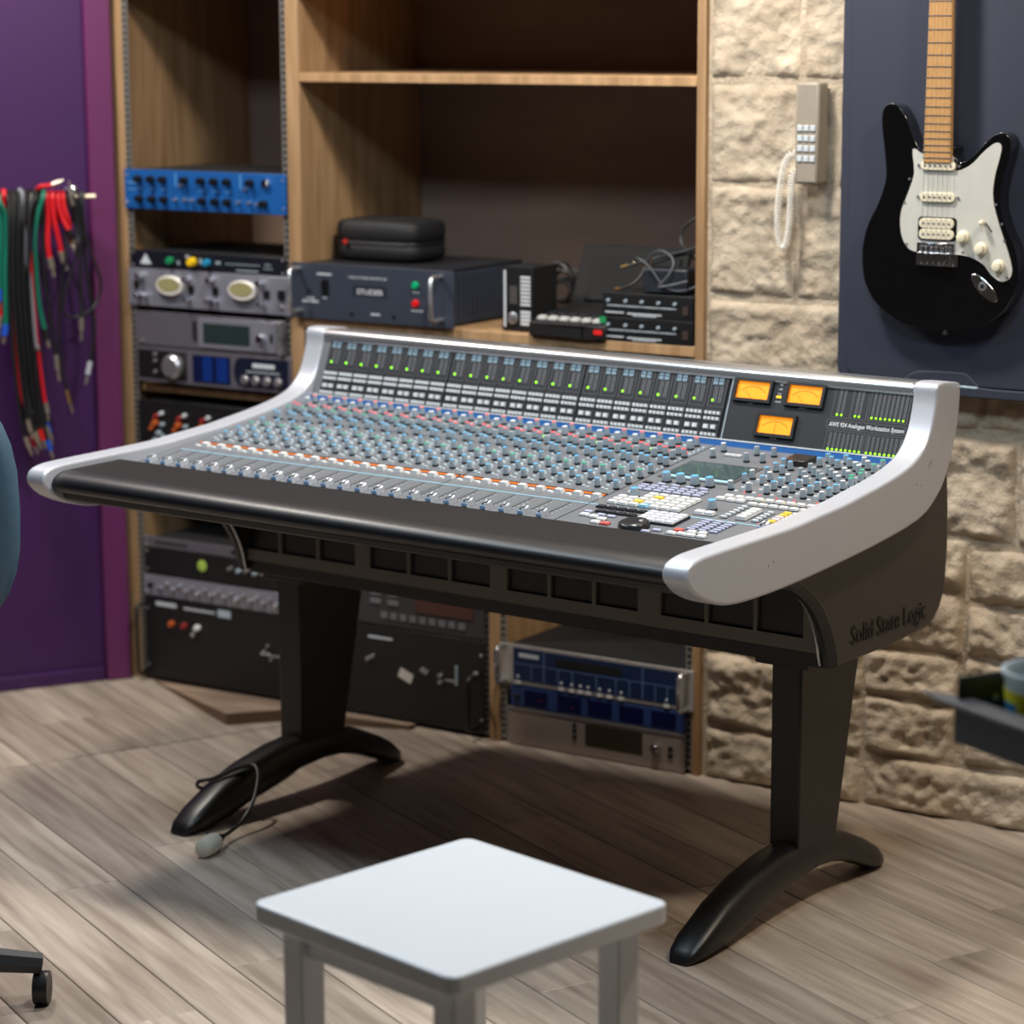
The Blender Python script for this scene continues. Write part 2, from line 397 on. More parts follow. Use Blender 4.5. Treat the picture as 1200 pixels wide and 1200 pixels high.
# raised laminate platform edge before the racks
b = MB()
top = [(-1.50, 1.020), (-1.085, .838), (-1.00, .945), (-.72, 1.055), (-.72, 1.079), (-1.47, 1.027)]
hz = [.004, .028, .028, .012, .010, .004]
b.add([(x, y, 0) for x, y in top]+[(x, y, h) for (x, y), h in zip(top, hz)], [list(range(6))[::-1], [6,7,8,11],[8,9,10,11]]).add([(x, y, 0) for x, y in top]+[(x, y, h) for (x, y), h in zip(top, hz)], [(i, (i+1) % 6, (i+1) % 6+6, i+6) for i in range(6)], 1)
tag(b.build('floor_board', wood('laminate_board', (140, 116, 98), (184, 160, 138), .42, 0, 9, 3.2, False) and [MATS['laminate_board'], mat('board_core', (112, 86, 64), .7)]), 'loose raised laminate board lying before the black racks', 'board')

# ------------------------------------------------------------------ mixing console
con = empty('mixing_console', (0, 0, 0), 0, 'large grey studio mixing console with silver end cheeks on black legs', 'mixing console')
HI = (.8825-.0572)*K; HO = .8825*K
cheek = [(-.040,.862),(-.030,.880),(0,.889),(.05,.892),(.176,.894),(.337,.897),(.426,.904),(.525,.911),(.592,.919),(.678,.930),(.755,.943),(.81,.958),(.845,.978),(.870,1.005),(.886,1.04),(.897,1.075),(.906,1.110),
 (.990,1.104),(1.003,1.095),(1.004,1.080),(.996,1.018),(.976,.959),(.949,.908),(.913,.870),(.833,.831),(.631,.804),(.365,.784),(.203,.779),(.107,.783),(.048,.797),(-.004,.82),(-.034,.845)]
cheek = [(v.x, v.y) for v in smooth_path([(y*K, z*K, 0) for y, z in cheek], 3, True)]
for sx in (-1, 1):
    MB().prism(cheek, sx*HI, sx*HO, 'x').build('end_cheek', ALU, con, bevel=.009, seg=4, angle=50)
# scuffs on the cheek that faces the stone wall side
sc = MB(); MK = mat('scuff', (88, 84, 82), .6)
for (y, z, l) in ((.745,.80,.012),(.752,.806,.010),(.70,.775,.004),(.715,.772,.003),(.205,.712,.004),(.22,.716,.005)):
    sc.box(HO-.0002, HO+.0003, y, y+.0012, z, z+l)
sc.build('scuff_marks', MK, con)
# top rail
TY, TZ = .914*K, 1.106*K
rail = [(TY-.012, TZ-.022), (TY-.013, TZ-.010), (TY-.009, TZ-.002), (TY, TZ+.002), (TY+.055, TZ-.002), (TY+.066, TZ-.008), (TY+.066, TZ-.05), (TY+.01, TZ-.03)]
MB().prism(rail, -HI, HI, 'x').build('top_rail', ALUB, con, bevel=.004, seg=3, angle=50)
# armrest
arm = [(.195,.8785),(.03,.8765),(.005,.873),(-.012,.864),(-.019,.852),(-.014,.839),(0,.832),(.02,.829)]
arm2 = [(.195,.8785),(.03,.8765),(.03,.829),(.195,.835)]
A1 = [(y*K, z*K) for y, z in [(.195,.8785),(.032,.8767),(.032,.831),(.195,.82)]]
A2 = [(y*K, z*K) for y, z in [(.032,.8767),(.016,.8755),(.002,.871),(-.010,.8635),(-.017,.852),(-.014,.840),(-.004,.833),(.012,.8295),(.032,.829)]]
A3 = [(y*K, z*K) for y, z in [(.014,.830),(.018,.812),(.045,.806),(.30,.790),(.30,.82),(.19,.825)]]
MB().prism(A1, -HI, HI, 'x').build('armrest_top', PAD, con)
MB().prism(A2, -HI, HI, 'x').build('armrest_roll', ROLL, con, smooth=True, angle=60)
MB().prism(A3, -HI, HI, 'x').build('armrest_lip', BLACKP, con, bevel=.003)
# hull
sp = [(.30,.68),(.345,.660),(.375,.648),(.401,.633),(.425,.617),(.445,.598),(.465,.572),(.481,.545),(.494,.515),(.501,.488),(.506,.479),(.522,.477),(.689,.477),(.832,.485),(.86,.495),(.882,.514),(.895,.538),(.902,.565),(.907,.626),(.905,.70),(.899,.763),(.86,.80),(.30,.72)]
for sx in (-1, 1):
    MB().prism(sp, sx*.684, sx*.712, 'x').build('side_panel', HULL, con, bevel=.006, seg=3, angle=50)
    MB().tube(smooth_path([(sx*.6845, y, z) for y, z in [(.385,.637),(.425,.607),(.449,.582),(.468,.552),(.482,.520),(.489,.492),(.494,.478)]], 4), .0022, 6).build('edge_piping', ALUB, con, smooth=True)
text('Solid State Logic', .049, PRINTB, con, (.7135, .553, .5065), (PI/2, 0, PI/2), 0, .272, 'side_lettering', ext=.0006, bold=.0002)
EDGE = [(.335,.664),(.372,.651),(.401,.634),(.425,.617),(.445,.598),(.465,.572),(.481,.545),(.494,.515),(.501,.490),(.503,.481)]
for sx in (-1, 1):
    MB().tube(smooth_path([(sx*.6985, y+.004, z-.003) for y, z in EDGE], 4), .0155, 10).build('edge_moulding', BLACKP, con, smooth=True)
MB().prism([(.26,.70),(.505,.66),(.505,.52),(.56,.49),(.86,.50),(.88,.60),(.875,.74),(.70,.79),(.26,.735)], -.684, .684, 'x').build('belly', BLACKP, con)
g = MB(); gx = [-.693, -.352, -.008, .345]; gw, gp = .0955, .1035
ops = [(a+k*gp, a+k*gp+gw) for a in gx for k in range(3)]
z0, z1, zb, zt = .521, .632, .497, .662
g.box(-.684, .684, .498, .508, zb, z0).box(-.684, .684, .498, .508, z1, zt)
xs = [-.684]+[v for o in ops for v in o]+[.684]
for i in range(0, len(xs), 2):
    if xs[i+1]-xs[i] > .001: g.box(xs[i], xs[i+1], .498, .508, z0, z1)
g.build('grille_frame', FRAME, con)
gm = MB().box(0, gw, 0, .0015, 0, z1-z0).mesh('grille_mesh', [PERF])
for a, b_ in ops: put('grille_mesh', gm, con, (a, .5075, z0))
MB().box(-.684, .684, .504, .60, .470, .4965).build('crossbeam', BLACKP, con, bevel=.002)
# legs
for sx in (-1, 1):
    xc = sx*.598
    b = MB(); x0, x1 = xc-.031, xc+.031
    b.add([(x0,.526,.10),(x1,.526,.10),(x1,.656,.10),(x0,.656,.10),(x0,.526,.472),(x1,.526,.472),(x1,.737,.472),(x0,.737,.472)],
          [(0,3,2,1),(4,5,6,7),(0,1,5,4),(1,2,6,5),(2,3,7,6),(3,0,4,7)])
    b.build('leg', LEGM, con, bevel=.004, seg=3)
    MB().box(xc-.06, xc+.05, .515, .76, .458, .472).build('mounting_plate', BLACKP, con, bevel=.002)
    ft = [(.184,.010,0,.018),(.20,.026,0,.028),(.23,.046,0,.034),(.30,.082,.004,.037),(.38,.108,.026,.038),(.46,.123,.046,.038),(.526,.129,.058,.038),(.60,.129,.064,.038),(.66,.121,.060,.038),(.72,.104,.044,.038),(.78,.077,.020,.037),(.82,.055,.003,.034),(.848,.032,0,.027),(.862,.012,0,.016)]
    vs, fs, n = [], [], 16
    for (y, zt_, zb_, hw) in ft:
        for k in range(n):
            a = 2*PI*k/n; ex = lambda v: math.copysign(abs(v)**.7, v)
            vs.append((xc+hw*ex(math.cos(a)), y, (zt_+zb_)/2+(zt_-zb_)/2*ex(math.sin(a))))
    for i in range(len(ft)-1):
        for k in range(n): fs.append((i*n+k, i*n+(k+1) % n, (i+1)*n+(k+1) % n, (i+1)*n+k))
    fs += [tuple(range(n))[::-1], tuple(range((len(ft)-1)*n, len(ft)*n))]
    MB().add(vs, fs).build('foot', LEGM, con, smooth=True, angle=70)
MB().prism([(.7195,-.004),(.79,-.004),(.79,.004),(.7195,.004)], .905, .909, 'z').add([], []).build('acrylic_strip', mat('clear_acrylic', (190, 214, 220), .08, alpha=.45, var=.02), con, (0, .853, .0285), bevel=.001)

# working surface: desk plane
DY0, DZ0, DY1, DZ1 = .167, .7345, .725, .803
TILT = math.atan2(DZ1-DZ0, DY1-DY0); DL = math.hypot(DZ1-DZ0, DY1-DY0)
def desk_at(x, t=0, h=0): return (x, DY0+t*math.cos(TILT)-h*math.sin(TILT), DZ0+t*math.sin(TILT)+h*math.cos(TILT))
DR = (TILT, 0, 0)
MB().box(-HI, HI, 0, DL, -.02, -.006).build('deck_plate', DESKD, con, desk_at(0), DR)
MB().box(-HI, -.6862, 0, DL, -.006, 0).build('side_filler', DESK, con, desk_at(0), DR)
P0, PITCH, GAP = -.672, .04147, .0022
LEDX = [P0+PITCH*i+GAP*(i//8) for i in range(24)]
def knob_mesh(c, r=.0056, h=.0175):
    return MB().lathe([(r*1.08, 0), (r*1.08, .0035), (r, .0036), (r*.88, h-.0006), (r*.84, h)], 12, mis=[1, 1, 0, 2, 2]).mesh('knob', [KN, KBASE, CAP[c]], True, 40)
KM = {c: knob_mesh(c) for c in CAP}; KB = {c: knob_mesh(c, .0066, .0185) for c in CAP}; KE = knob_mesh('blue', .0085, .019)
# a pointer line on the knob skirt, one mesh per colour, goes with the knob
LED_ = lambda m_, r=.0016: MB().lathe([(r, 0), (r, .0012), (r*.6, .0018)], 8).mesh('led', [m_], True)
led_r = LED_(LEDR); led_g = LED_(LEDG)
strip_w = PITCH-.0008
strip_me = MB().box(0, strip_w, .001, .1485, -.006, 0).box(0, strip_w, .1515, DL-.001, -.006, 0).box(0, strip_w, .1485, .1515, -.006, .0008, 1).mesh('channel_strip', [DESK, LBLUE])
track = MB().box(-.0014, .0014, .008, .142, 0, .0003, 0)
for k in range(9): track.box(.005, .009, .022+k*.0135, .0232+k*.0135, 0, .0003, 1)
track_me = track.mesh('fader_track', [VOID, GBTN])
fc = MB().prism([(-.011,0),(.011,0),(.0115,.004),(.008,.012),(.003,.0095),(-.003,.0095),(-.008,.012),(-.0115,.004)], -.0062, .0062, 'x', 0)
fc.box(-.0058, .0058, -.0123, -.0108, .002, .007, 1).box(-.0006, .0006, -.0115, .0115, .0095, .0124, 2)
fader_me = fc.mesh('fader_cap', [mat('fader_silver', (206, 210, 216), .3, .3), mat('fader_blue', (120, 160, 200), .3), BBTN])
wb_me = MB().key(0, 0, 0, .0085, .0062, .0075).mesh('mute_button', [WBTN]); sb_me = MB().key(0, 0, 0, .006, .0032, .003).mesh('solo_button', [WBTN])
sm = MB(); rs = random.Random(3)
for t in [.528, .512, .496, .482]: sm.key(.0365, t, 0, .0030, .0030, .004, 0)
for t in [.378, .362, .346, .330, .314, .298, .282, .266, .250, .234]: sm.key(.0125, t, 0, .0034, .0030, .004, 0); 
for t in [.368, .338, .304, .262, .228]: sm.key(.0255, t, 0, .0030, .0026, .004, 1)
for t in [.446, .430, .386, .370]: sm.key(.0385, t, 0, .0026, .0026, .004, 0)
for t in [.338, .302, .264]: sm.key(.0225, t+.008, 0, .0026, .0026, .004, 0)
for t in [.505, .49]: sm.key(.004, t, 0, .002, .003, .003, 1)
smalls_me = sm.mesh('small_buttons', [mat('cool_button', (186, 200, 208), .4), GBTN])
KP = [(.0008,.540,'red',0),(.0013,.5165,'white',1),(.0212,.466,'red',0),(.0016,.476,'red',0),(.0062,.450,'grey',0),(.022,.404,'blue',0),(.0037,.412,'blue',0),(.0225,.3536,'blue',0),(.0230,.319,'green',0),(.0235,.2795,'blue',0),(.0225,.2432,'blue',0)]
for i in range(24):
    x0 = LEDX[i]-.0135
    st = put('channel_strip', strip_me, con, desk_at(x0), DR)
    for dx, t, c, big in KP:
        if i < 8 and c == 'grey': c = 'green'
        ko = put('knob', (KB if big else KM)[c], st, (dx+.0135, t, 0), (0, 0, rs.uniform(0, 6)))
    put('fader_track', track_me, st, (.0075, 0, 0)); put('fader_cap', fader_me, st, (.0085, .058+rs.uniform(-.0015, .0015), 0))
    put('mute_button', wb_me, st, (.0335, .187, 0)); put('solo_button', sb_me, st, (.0155, .182, 0))
    tag(put('small_buttons', smalls_me, st), kind='stuff')
    put('indicator', led_r if i % 3 else led_g, st, (.0225, .494, 0)); put('indicator', led_g, st, (.011, .428, 0)) if i > 7 else None
for a, e_ in ((0, 7), (8, 15), (16, 23)):
    MB().box(0, LEDX[e_]-LEDX[a]+PITCH-.004, .001, .0075, 0, .0016, 0).box(0, LEDX[e_]-LEDX[a]+PITCH-.004, .009, .013, 0, .0016, 1).build('scribble_strip', [ORANGE, VOID], con, desk_at(LEDX[a]-.011, .198), DR)
# master section
MX0 = .3165
ms = MB().box(MX0, HI, .001, .1485, -.006, 0).box(MX0, HI, .1515, DL-.001, -.006, 0).box(MX0, HI, .1485, .1515, -.006, .0008, 1).build('master_section', [DESK, LBLUE], con, desk_at(0), DR)
def msput(name, me, x, t, h=0, rz=0): return put(name, me, ms, (x, t, h), (0, 0, rz))
MKN = []
for c in (.504, .541, .578, .615, .652, .690):
    MKN += [(c, .390, 'white'), (c, .365, 'blue'), (c, .318, 'white')]
    if c > .56: MKN += [(c, .342, 'blue')]
MKN += [(.518,.474,'blue'),(.539,.463,'blue'),(.519,.445,'blue'),(.540,.433,'blue'),(.519,.415,'blue'),(.576,.502,'blue'),(.577,.532,'blue'),(.592,.518,'blue'),(.614,.501,'blue'),(.612,.536,'blue'),(.629,.517,'blue'),
 (.428,.527,'grey'),(.463,.530,'grey'),(.433,.482,'grey'),(.464,.489,'grey'),(.651,.501,'white'),(.666,.487,'white'),(.650,.535,'white'),(.667,.517,'white'),(.667,.448,'white'),(.652,.462,'white'),(.651,.432,'white'),(.667,.414,'white'),
 (.689,.501,'green'),(.690,.531,'green'),(.687,.462,'green'),(.6945,.444,'green'),(.687,.425,'green'),(.695,.409,'green'),
 (.581,.464,'grey'),(.598,.446,'grey'),(.579,.433,'grey'),(.596,.416,'grey'),(.618,.463,'grey'),(.634,.445,'grey'),(.618,.429,'grey'),(.633,.415,'grey'),
 (.358,.485,'white'),(.356,.526,'white')]
for x, t, c in MKN: msput('knob', KM[c], x, t, 0, rs.uniform(0, 6))
for x, t in ((.368,.317),(.398,.318),(.430,.316),(.460,.318),(.371,.211),(.541,.200)): msput('encoder', KE, x, t)
scr = MB().box(.333, .488, .338, .452, 0, .0015, 0).build('display_frame', DESKD, ms)
MB().box(.340, .479, .362, .446, .0015, .0025).build('screen', LCD, scr)
MB().box(.340, .479, .346, .357, .0015, .0022).build('label_strip', LBLUE, scr)
gl = MB(); LG2 = mat('lcd_trace', (64, 100, 94), .4, emit=.04)
for k in range(9):
    for q in range(12):
        if rs.random() < .35: gl.box(.348+q*.0105, .348+q*.0105+rs.uniform(.003, .008), .368+k*.0082, .3705+k*.0082, .0025, .0027)
tag(gl.build('screen_trace', LG2, scr), kind='stuff')
MB().box(.509, .555, .486, .53, 0, .012).build('talkback_block', mat('walnut_black', (44, 38, 36), .35), ms, bevel=.0015)
BM = {}
def btn(x, t, a, b_, h, mt, name='push_button'):
    k = (a, b_, h, mt.name)
    if k not in BM: BM[k] = MB().key(0, 0, 0, a*1.02, b_*1.02, .0012, 1, 1).key(0, 0, .0010, a*.98, b_*.96, h*.8, 0, .84).mesh('push_button', [mt, KBASE])
    return msput(name, BM[k], x, t)
for c in range(7):
    for r_ in range(5):
        x, t = .353+c*.0222+(.0), .1685+r_*.0158
        mt = WBTN
        if (c, r_) in ((2, 1), (3, 3)): mt = YBTN
        if (c, r_) == (3, 0): mt = mat('pale_blue_button', (160, 208, 236), .35)
        if c == 0 and r_ == 3: continue
        if c == 1 and r_ > 2: continue
        btn(x, t, .0092, .0062, .006, mt)
for k in range(5): btn(.350+k*.0215, .139, .0095, .006, .004, BBTN); 
for k in range(4): btn(.365+k*.0215, .115, .0095, .006, .004, BBTN)
for k in range(5): btn(.340+k*.03, .297, .009, .004, .003, LBTN if 0 < k else BBTN)
for r_ in range(3):
    for k in range(7): btn(.345+k*.0208, .282-r_*.012, .0085, .0038, .003, LBTN)
for k in range(6):
    btn(.589+k*.021, .276, .0085, .0055, .005, WBTN); btn(.592+k*.0207, .250, .0085, .0055, .005, WBTN)
for k in (0, 2, 3, 5): MB().box(.589+k*.021+.0086, .589+k*.021+.0205, .275, .285, 0, .0012).build('yellow_label', YBTN, ms)
for r_ in range(5):
    btn(.677, .173+r_*.0128, .0078, .0052, .0045, YBTN if r_ in (0, 3, 4) else mat('blush_button', (226, 206, 204), .4)); btn(.695, .176+r_*.0122, .0072, .0050, .0045, WBTN)
for x, t in ((.534,.172),(.554,.172)): btn(x, t, .0095, .0075, .007, WBTN)
for x, t in ((.520,.259),(.542,.258),(.562,.258),(.527,.276),(.549,.276),(.569,.276)): btn(x, t, .0085, .006, .005, WBTN)
for r_ in range(4): btn(.620, .171+r_*.0145, .0105, .0066, .008, WBTN)
for r_ in range(6): btn(.585+r_*.0005, .168+r_*.0125, .0062, .0036, .004, GBTN)
for r_ in range(5): btn(.648, .168+r_*.0125, .0062, .0036, .004, GBTN)
for x, t, mt in ((.552,.056,WBTN),(.571,.058,WBTN),(.590,.057,WBTN),(.611,.058,WBTN),(.555,.074,RBTN),(.582,.073,WBTN),(.603,.074,WBTN),(.415,.057,RBTN),(.394,.077,WBTN),(.372,.084,WBTN),(.394,.058,WBTN),(.350,.088,WBTN)): btn(x, t, .0085, .006, .004, mt)
for r_ in range(6):
    for k in range(3): btn(.570+k*.0225+r_*.0005, .088+r_*.0105, .0085, .0034, .003, LBTN)
for x, t in ((.378,.098),(.40,.097),(.345,.106),(.505,.048),(.520,.06)): btn(x, t, .0085, .0045, .003, LBTN)
for x, t, mm in ((.392,.515,led_r),(.410,.522,led_g),(.66,.158,led_r),(.537,.31,led_r),(.572,.305,led_r),(.609,.30,led_r),(.645,.30,led_r),(.69,.30,led_r)): msput('indicator', mm, x, t)
for x in (.378, .390, .402): btn(x, .505, .006, .005, .004, GBTN)
mb = MB()
for c in (.523, .560, .597, .634, .671):
    for t in (.405, .392, .378, .353, .340, .328, .305): mb.key(c, t, 0, .0042, .0034, .0045, 0)
for t in (.55, .47, .40): mb.key(.70, t, 0, .003, .003, .004, 0)
for c in (.604, .642, .678):
    for t in (.535, .49, .455, .42): mb.key(c, t, 0, .0035, .003, .004, 0)
tag(mb.build('small_buttons', GBTN, ms), kind='stuff')
kp = MB().box(.453, .534, .088, .143, 0, .005).build('keypad', BBTN, ms, bevel=.001)
kk = MB().key(0, 0, 0, .0088, .0058, .003).mesh('key', [mat('keypad_white', (206, 208, 214), .4)])
for r_ in range(4):
    for c in range(4): put('key', kk, kp, (.4635+c*.0198, .0955+r_*.0133, .005))
jw = MB().lathe([(.027, 0), (.028, .004), (.0265, .010), (.022, .0125), (.012, .0115), (.001, .0112)], 32).build('jog_wheel', mat('jog_black', (40, 41, 44), .25), ms, (.472, .062, 0), smooth=True, angle=50)
MB().lathe([(.005, 0), (.004, .001), (.001, .0012)], 12).build('finger_dimple', STEEL, jw, (.010, .009, .0115), smooth=True)
put('fader_track', track_me, ms, (.672, 0, 0)); put('fader_cap', fader_me, ms, (.684, .139, 0))

# meter bridge plane
BR = math.atan2(1, .392); bs = Vector((0, .392, 1)).normalized(); bn = Vector((1, 0, 0)).cross(bs)
def br_at(x, t=0, h=0): return Vector((x, .756, .882))+t*bs+h*bn
BRR = (BR, 0, 0)
BB, BT = -.0738, .052
MB().box(-HI, HI, BB-.012, BT+.02, -.03, -.004).build('bridge_body', BRIDGE, con, br_at(0), BRR)
MB().box(-HI, HI, BB-.0125, BB-.0005, -.004, .0015).build('bridge_blue_trim', BLUE, con, br_at(0), BRR)
MB().box(-HI, HI, BB-.0005, BB+.0018, -.004, .0022).build('bridge_lower_rail', GBTN, con, br_at(0), BRR)
MB().box(-HI, -.6855, BB+.002, BT, -.004, 0).build('bridge_side_filler', DESK, con, br_at(0), BRR)
mp_me = MB().box(.0006, PITCH-.0006, BB+.002, BT, -.004, 0).mesh('meter_panel', [BRIDGE])
ln = MB(); B0 = .0135
for x in (-.0095, .0255):
    ln.box(B0+x, B0+x+.0006, -.012, .047, 0, .0003)
ln.box(B0-.0095, B0+.026, -.012, -.0114, 0, .0003); ln.box(B0-.0095, B0+.026, .0464, .047, 0, .0003)
for x in (.0005, .005, .012, .0165): ln.box(B0+x, B0+x+.0018, -.004, .028, 0, .0004)
lines_me = ln.mesh('meter_scale', [LINE])
dg = MB()
for x in (-.006, .007):
    for t in (.031, .0385):
        for q in (0, .0052): dg.box(B0+x+q, B0+x+q+.0042, t, t+.0058, 0, .0004)
dig_me = dg.mesh('digits', [DIG])
bb = MB()
for t in (-.0245, -.0355, -.0665):
    for k in range(4): bb.key(B0-.0075+k*.0092, t, 0, .0034, .0036, .004, 0, .7)
for k in range(2): bb.key(B0-.002+k*.0165, -.0515, 0, .0055, .0045, .004, 0, .85)
bb_me = bb.mesh('routing_buttons', [GBTN])
led_me = MB().lathe([(.0024, 0), (.0024, .0008), (.0016, .0013)], 10).mesh('level_led', [LEDG], True)
for i in range(24):
    mpn = put('meter_panel', mp_me, con, br_at(LEDX[i]-.0135), BRR)
    put('meter_scale', lines_me, mpn); put('digits', dig_me, mpn); tag(put('routing_buttons', bb_me, mpn), kind='stuff')
    put('level_led', led_me, mpn, (.0135, 0, 0))
mm_ = MB().box(MX0+.008, HI, BB+.002, BT, -.004, 0).box(MX0+.0055, MX0+.008, BB+.002, BT, -.004, .001, 1).build('master_meter_panel', [BRIDGE, KN], con, br_at(0), BRR)
def vu(x0, t0, x1, t1, needle):
    v = MB().box(x0-.006, x1+.006, t0-.006, t0, 0, .006).box(x0-.006, x1+.006, t1, t1+.005, 0, .006).box(x0-.006, x0, t0, t1, 0, .006).box(x1, x1+.006, t0, t1, 0, .006).build('vu_meter', RACKBLK, mm_)
    MB().box(x0, x1, t0, t1, 0, .0015).build('dial', VU, v)
    W, H = x1-x0, t1-t0; cx = (x0+x1)/2; a = MB(); cy = t0-.35*H; R_ = H*1.05
    arc = [(cx+R_*math.sin(th)*1.1, cy+R_*math.cos(th)) for th in [(-.75+1.5*k/14) for k in range(15)]]
    for (p, q) in zip(arc[:-1], arc[1:]): a.add([(p[0],p[1],.0017),(q[0],q[1],.0017),(q[0],q[1]+.0007,.0017),(p[0],p[1]+.0007,.0017)], [(0,1,2,3)])
    for k, p in enumerate(arc): a.box(p[0]-.0003, p[0]+.0003, p[1], p[1]+.0028, .0015, .0018)
    a.box(x0+.002, x0+.0028, t0+.002, t1-.002, .0015, .0022)
    a.build('scale', SCALE, v)
    n = MB(); th = needle; L = R_*1.02; d = (math.sin(th), math.cos(th)); px, py = cx+d[0]*.25*H, t0+.06*H
    n.add([(cx-.0004, t0, .003), (cx+.0004, t0, .003), (cx+d[0]*H*.72+.0003, t0+d[1]*H*.72, .003), (cx+d[0]*H*.72-.0003, t0+d[1]*H*.72, .003)], [(0,1,2,3)])
    n.build('needle', PRINTB, v)
    return v
vu(.336, .0095, .4075, .0425, -.8); vu(.449, .0095, .5205, .0435, -.8); vu(.398, -.053, .472, -.0195, 0.0)
for s_, x, t in (('LEFT', .372, .0005), ('RIGHT', .485, .0005), ('PHASE', .435, -.062)): text(s_, .0055, PRINT, mm_, (x, t-.0005, .0003), (0, 0, 0), 0, None, 'meter_caption', 'CENTER', .0001)
for k, s_ in enumerate(('+24', '+18', '+14')): text(s_, .005, PRINT, mm_, (.4285, .040-k*.0085, .0003), (0, 0, 0), 0, None, 'range_caption', 'CENTER', .0001)
MB().box(.4235, .4335, .0165, .0205, 0, .001).build('range_lamp', mat('lamp_amber', (255, 190, 40), .4, emit=1.6), mm_)
text('VU/dB', .0045, PRINT, mm_, (.4285, .0075, .0003), (0, 0, 0), 0, None, 'range_caption', 'CENTER', .0001)
def outline(b, x0, x1, t0, t1, w_=.0006):
    b.box(x0, x1, t0, t0+w_, 0, .0003).box(x0, x1, t1-w_, t1, 0, .0003).box(x0, x0+w_, t0, t1, 0, .0003).box(x1-w_, x1, t0, t1, 0, .0003)
ob = MB()
for a in ((.546,.584,-.009,.0485),(.586,.618,-.009,.0485),(.622,.7025,-.009,.0485),(.540,.703,-.0302,-.0135),(.5445,.624,-.0725,-.0335),(.628,.7035,-.0725,-.0335)): outline(ob, *a)
bars = [(.558+.0092*k, 0) for k in range(2)]+[(.5955+.0085*k, 0) for k in range(2)]+[(.630+.0093*k, 0) for k in range(8)]
lo = [(.5535+.0093*k, 1) for k in range(8)]+[(.6335+.0094*k, 1) for k in range(8)]
for x, q in bars+lo:
    t0, t1 = ((-.001, .046), (-.066, -.037))[q]
    ob.box(x-.0018, x-.0006, t0, t1, 0, .0004).box(x+.0010, x+.0022, t0, t1, 0, .0004)
ob.build('bargraph_scale', LINE, mm_)
sl = MB().lathe([(.0021, 0), (.0021, .0008), (.0014, .0013)], 10).mesh('level_led', [LEDG], True)
for x, q in bars+lo: put('level_led', sl, mm_, (x, (-.0038, -.0688)[q], .0002))
text('AWS 924 Analogue Workstation System', .0118, PRINT, mm_, (.5455, -.0258, .0003), (0, 0, 0), .12, .155, 'model_lettering', ext=.0002, bold=.00008)

# ------------------------------------------------------------------ built-in wooden shelving
shv = empty('rack_shelving', WO, A, 'pine built-in rack shelving holding the studio outboard gear', 'shelving')
SB = lambda nm, s0, s1, o0, o1, z0, z1, mt=PINE: MB().box(s0, s1, o0, o1, z0, z1).build(nm, mt, shv, bevel=.0015)
TOP = 1.675
SB('upright', -1.598, -1.560, 0, .50, 0, TOP); SB('upright', -1.0713, -1.0346, 0, .50, 0, TOP)
SB('upright', -.5267, -.4993, 0, .50, 0, .900); SB('upright', -.0085, .011, 0, .50, 0, TOP)
SB('shelf_board', -1.034, -.009, .0, .50, .900, .922)
SB('shelf_board', -1.034, -.009, .0, .50, 1.455, 1.475)  # unseen extra board, set at this height to shade the open shelf
SB('shelf_board', -1.56, -.009, 0, .50, TOP-.03, TOP)
SB('shelf_board', -1.56, -1.0713, 0.02, .50, .715, .73)
SB('back_panel', -1.034, -.009, .47, .50, .922, TOP-.03, PLY); SB('back_panel', -1.034, -.009, .47, .50, 0, .900, PLY); SB('back_panel', -1.56, -1.0713, .47, .50, 0, TOP-.03, PLY)
SB('batten', -1.235, -1.205, .30, .33, .75, TOP-.03)
RAILM = mat('rack_rail_steel', (150, 148, 142), .4, .6)
for s0, z0, z1 in ((-1.560, .01, TOP-.03), (-1.0878, .01, TOP-.03), (-.4993, .01, .90), (-.0250, .01, .90), (-1.0346, .01, .90), (-.5432, .01, .90)):
    b = MB().box(s0, s0+.0165, .004, .007, z0, z1, 0)
    z = z0+.01
    while z < z1-.01: b.box(s0+.0045, s0+.012, .003, .0045, z, z+.0075, 1); z += .0148
    b.build('rack_rail', [RAILM, VOID], shv)

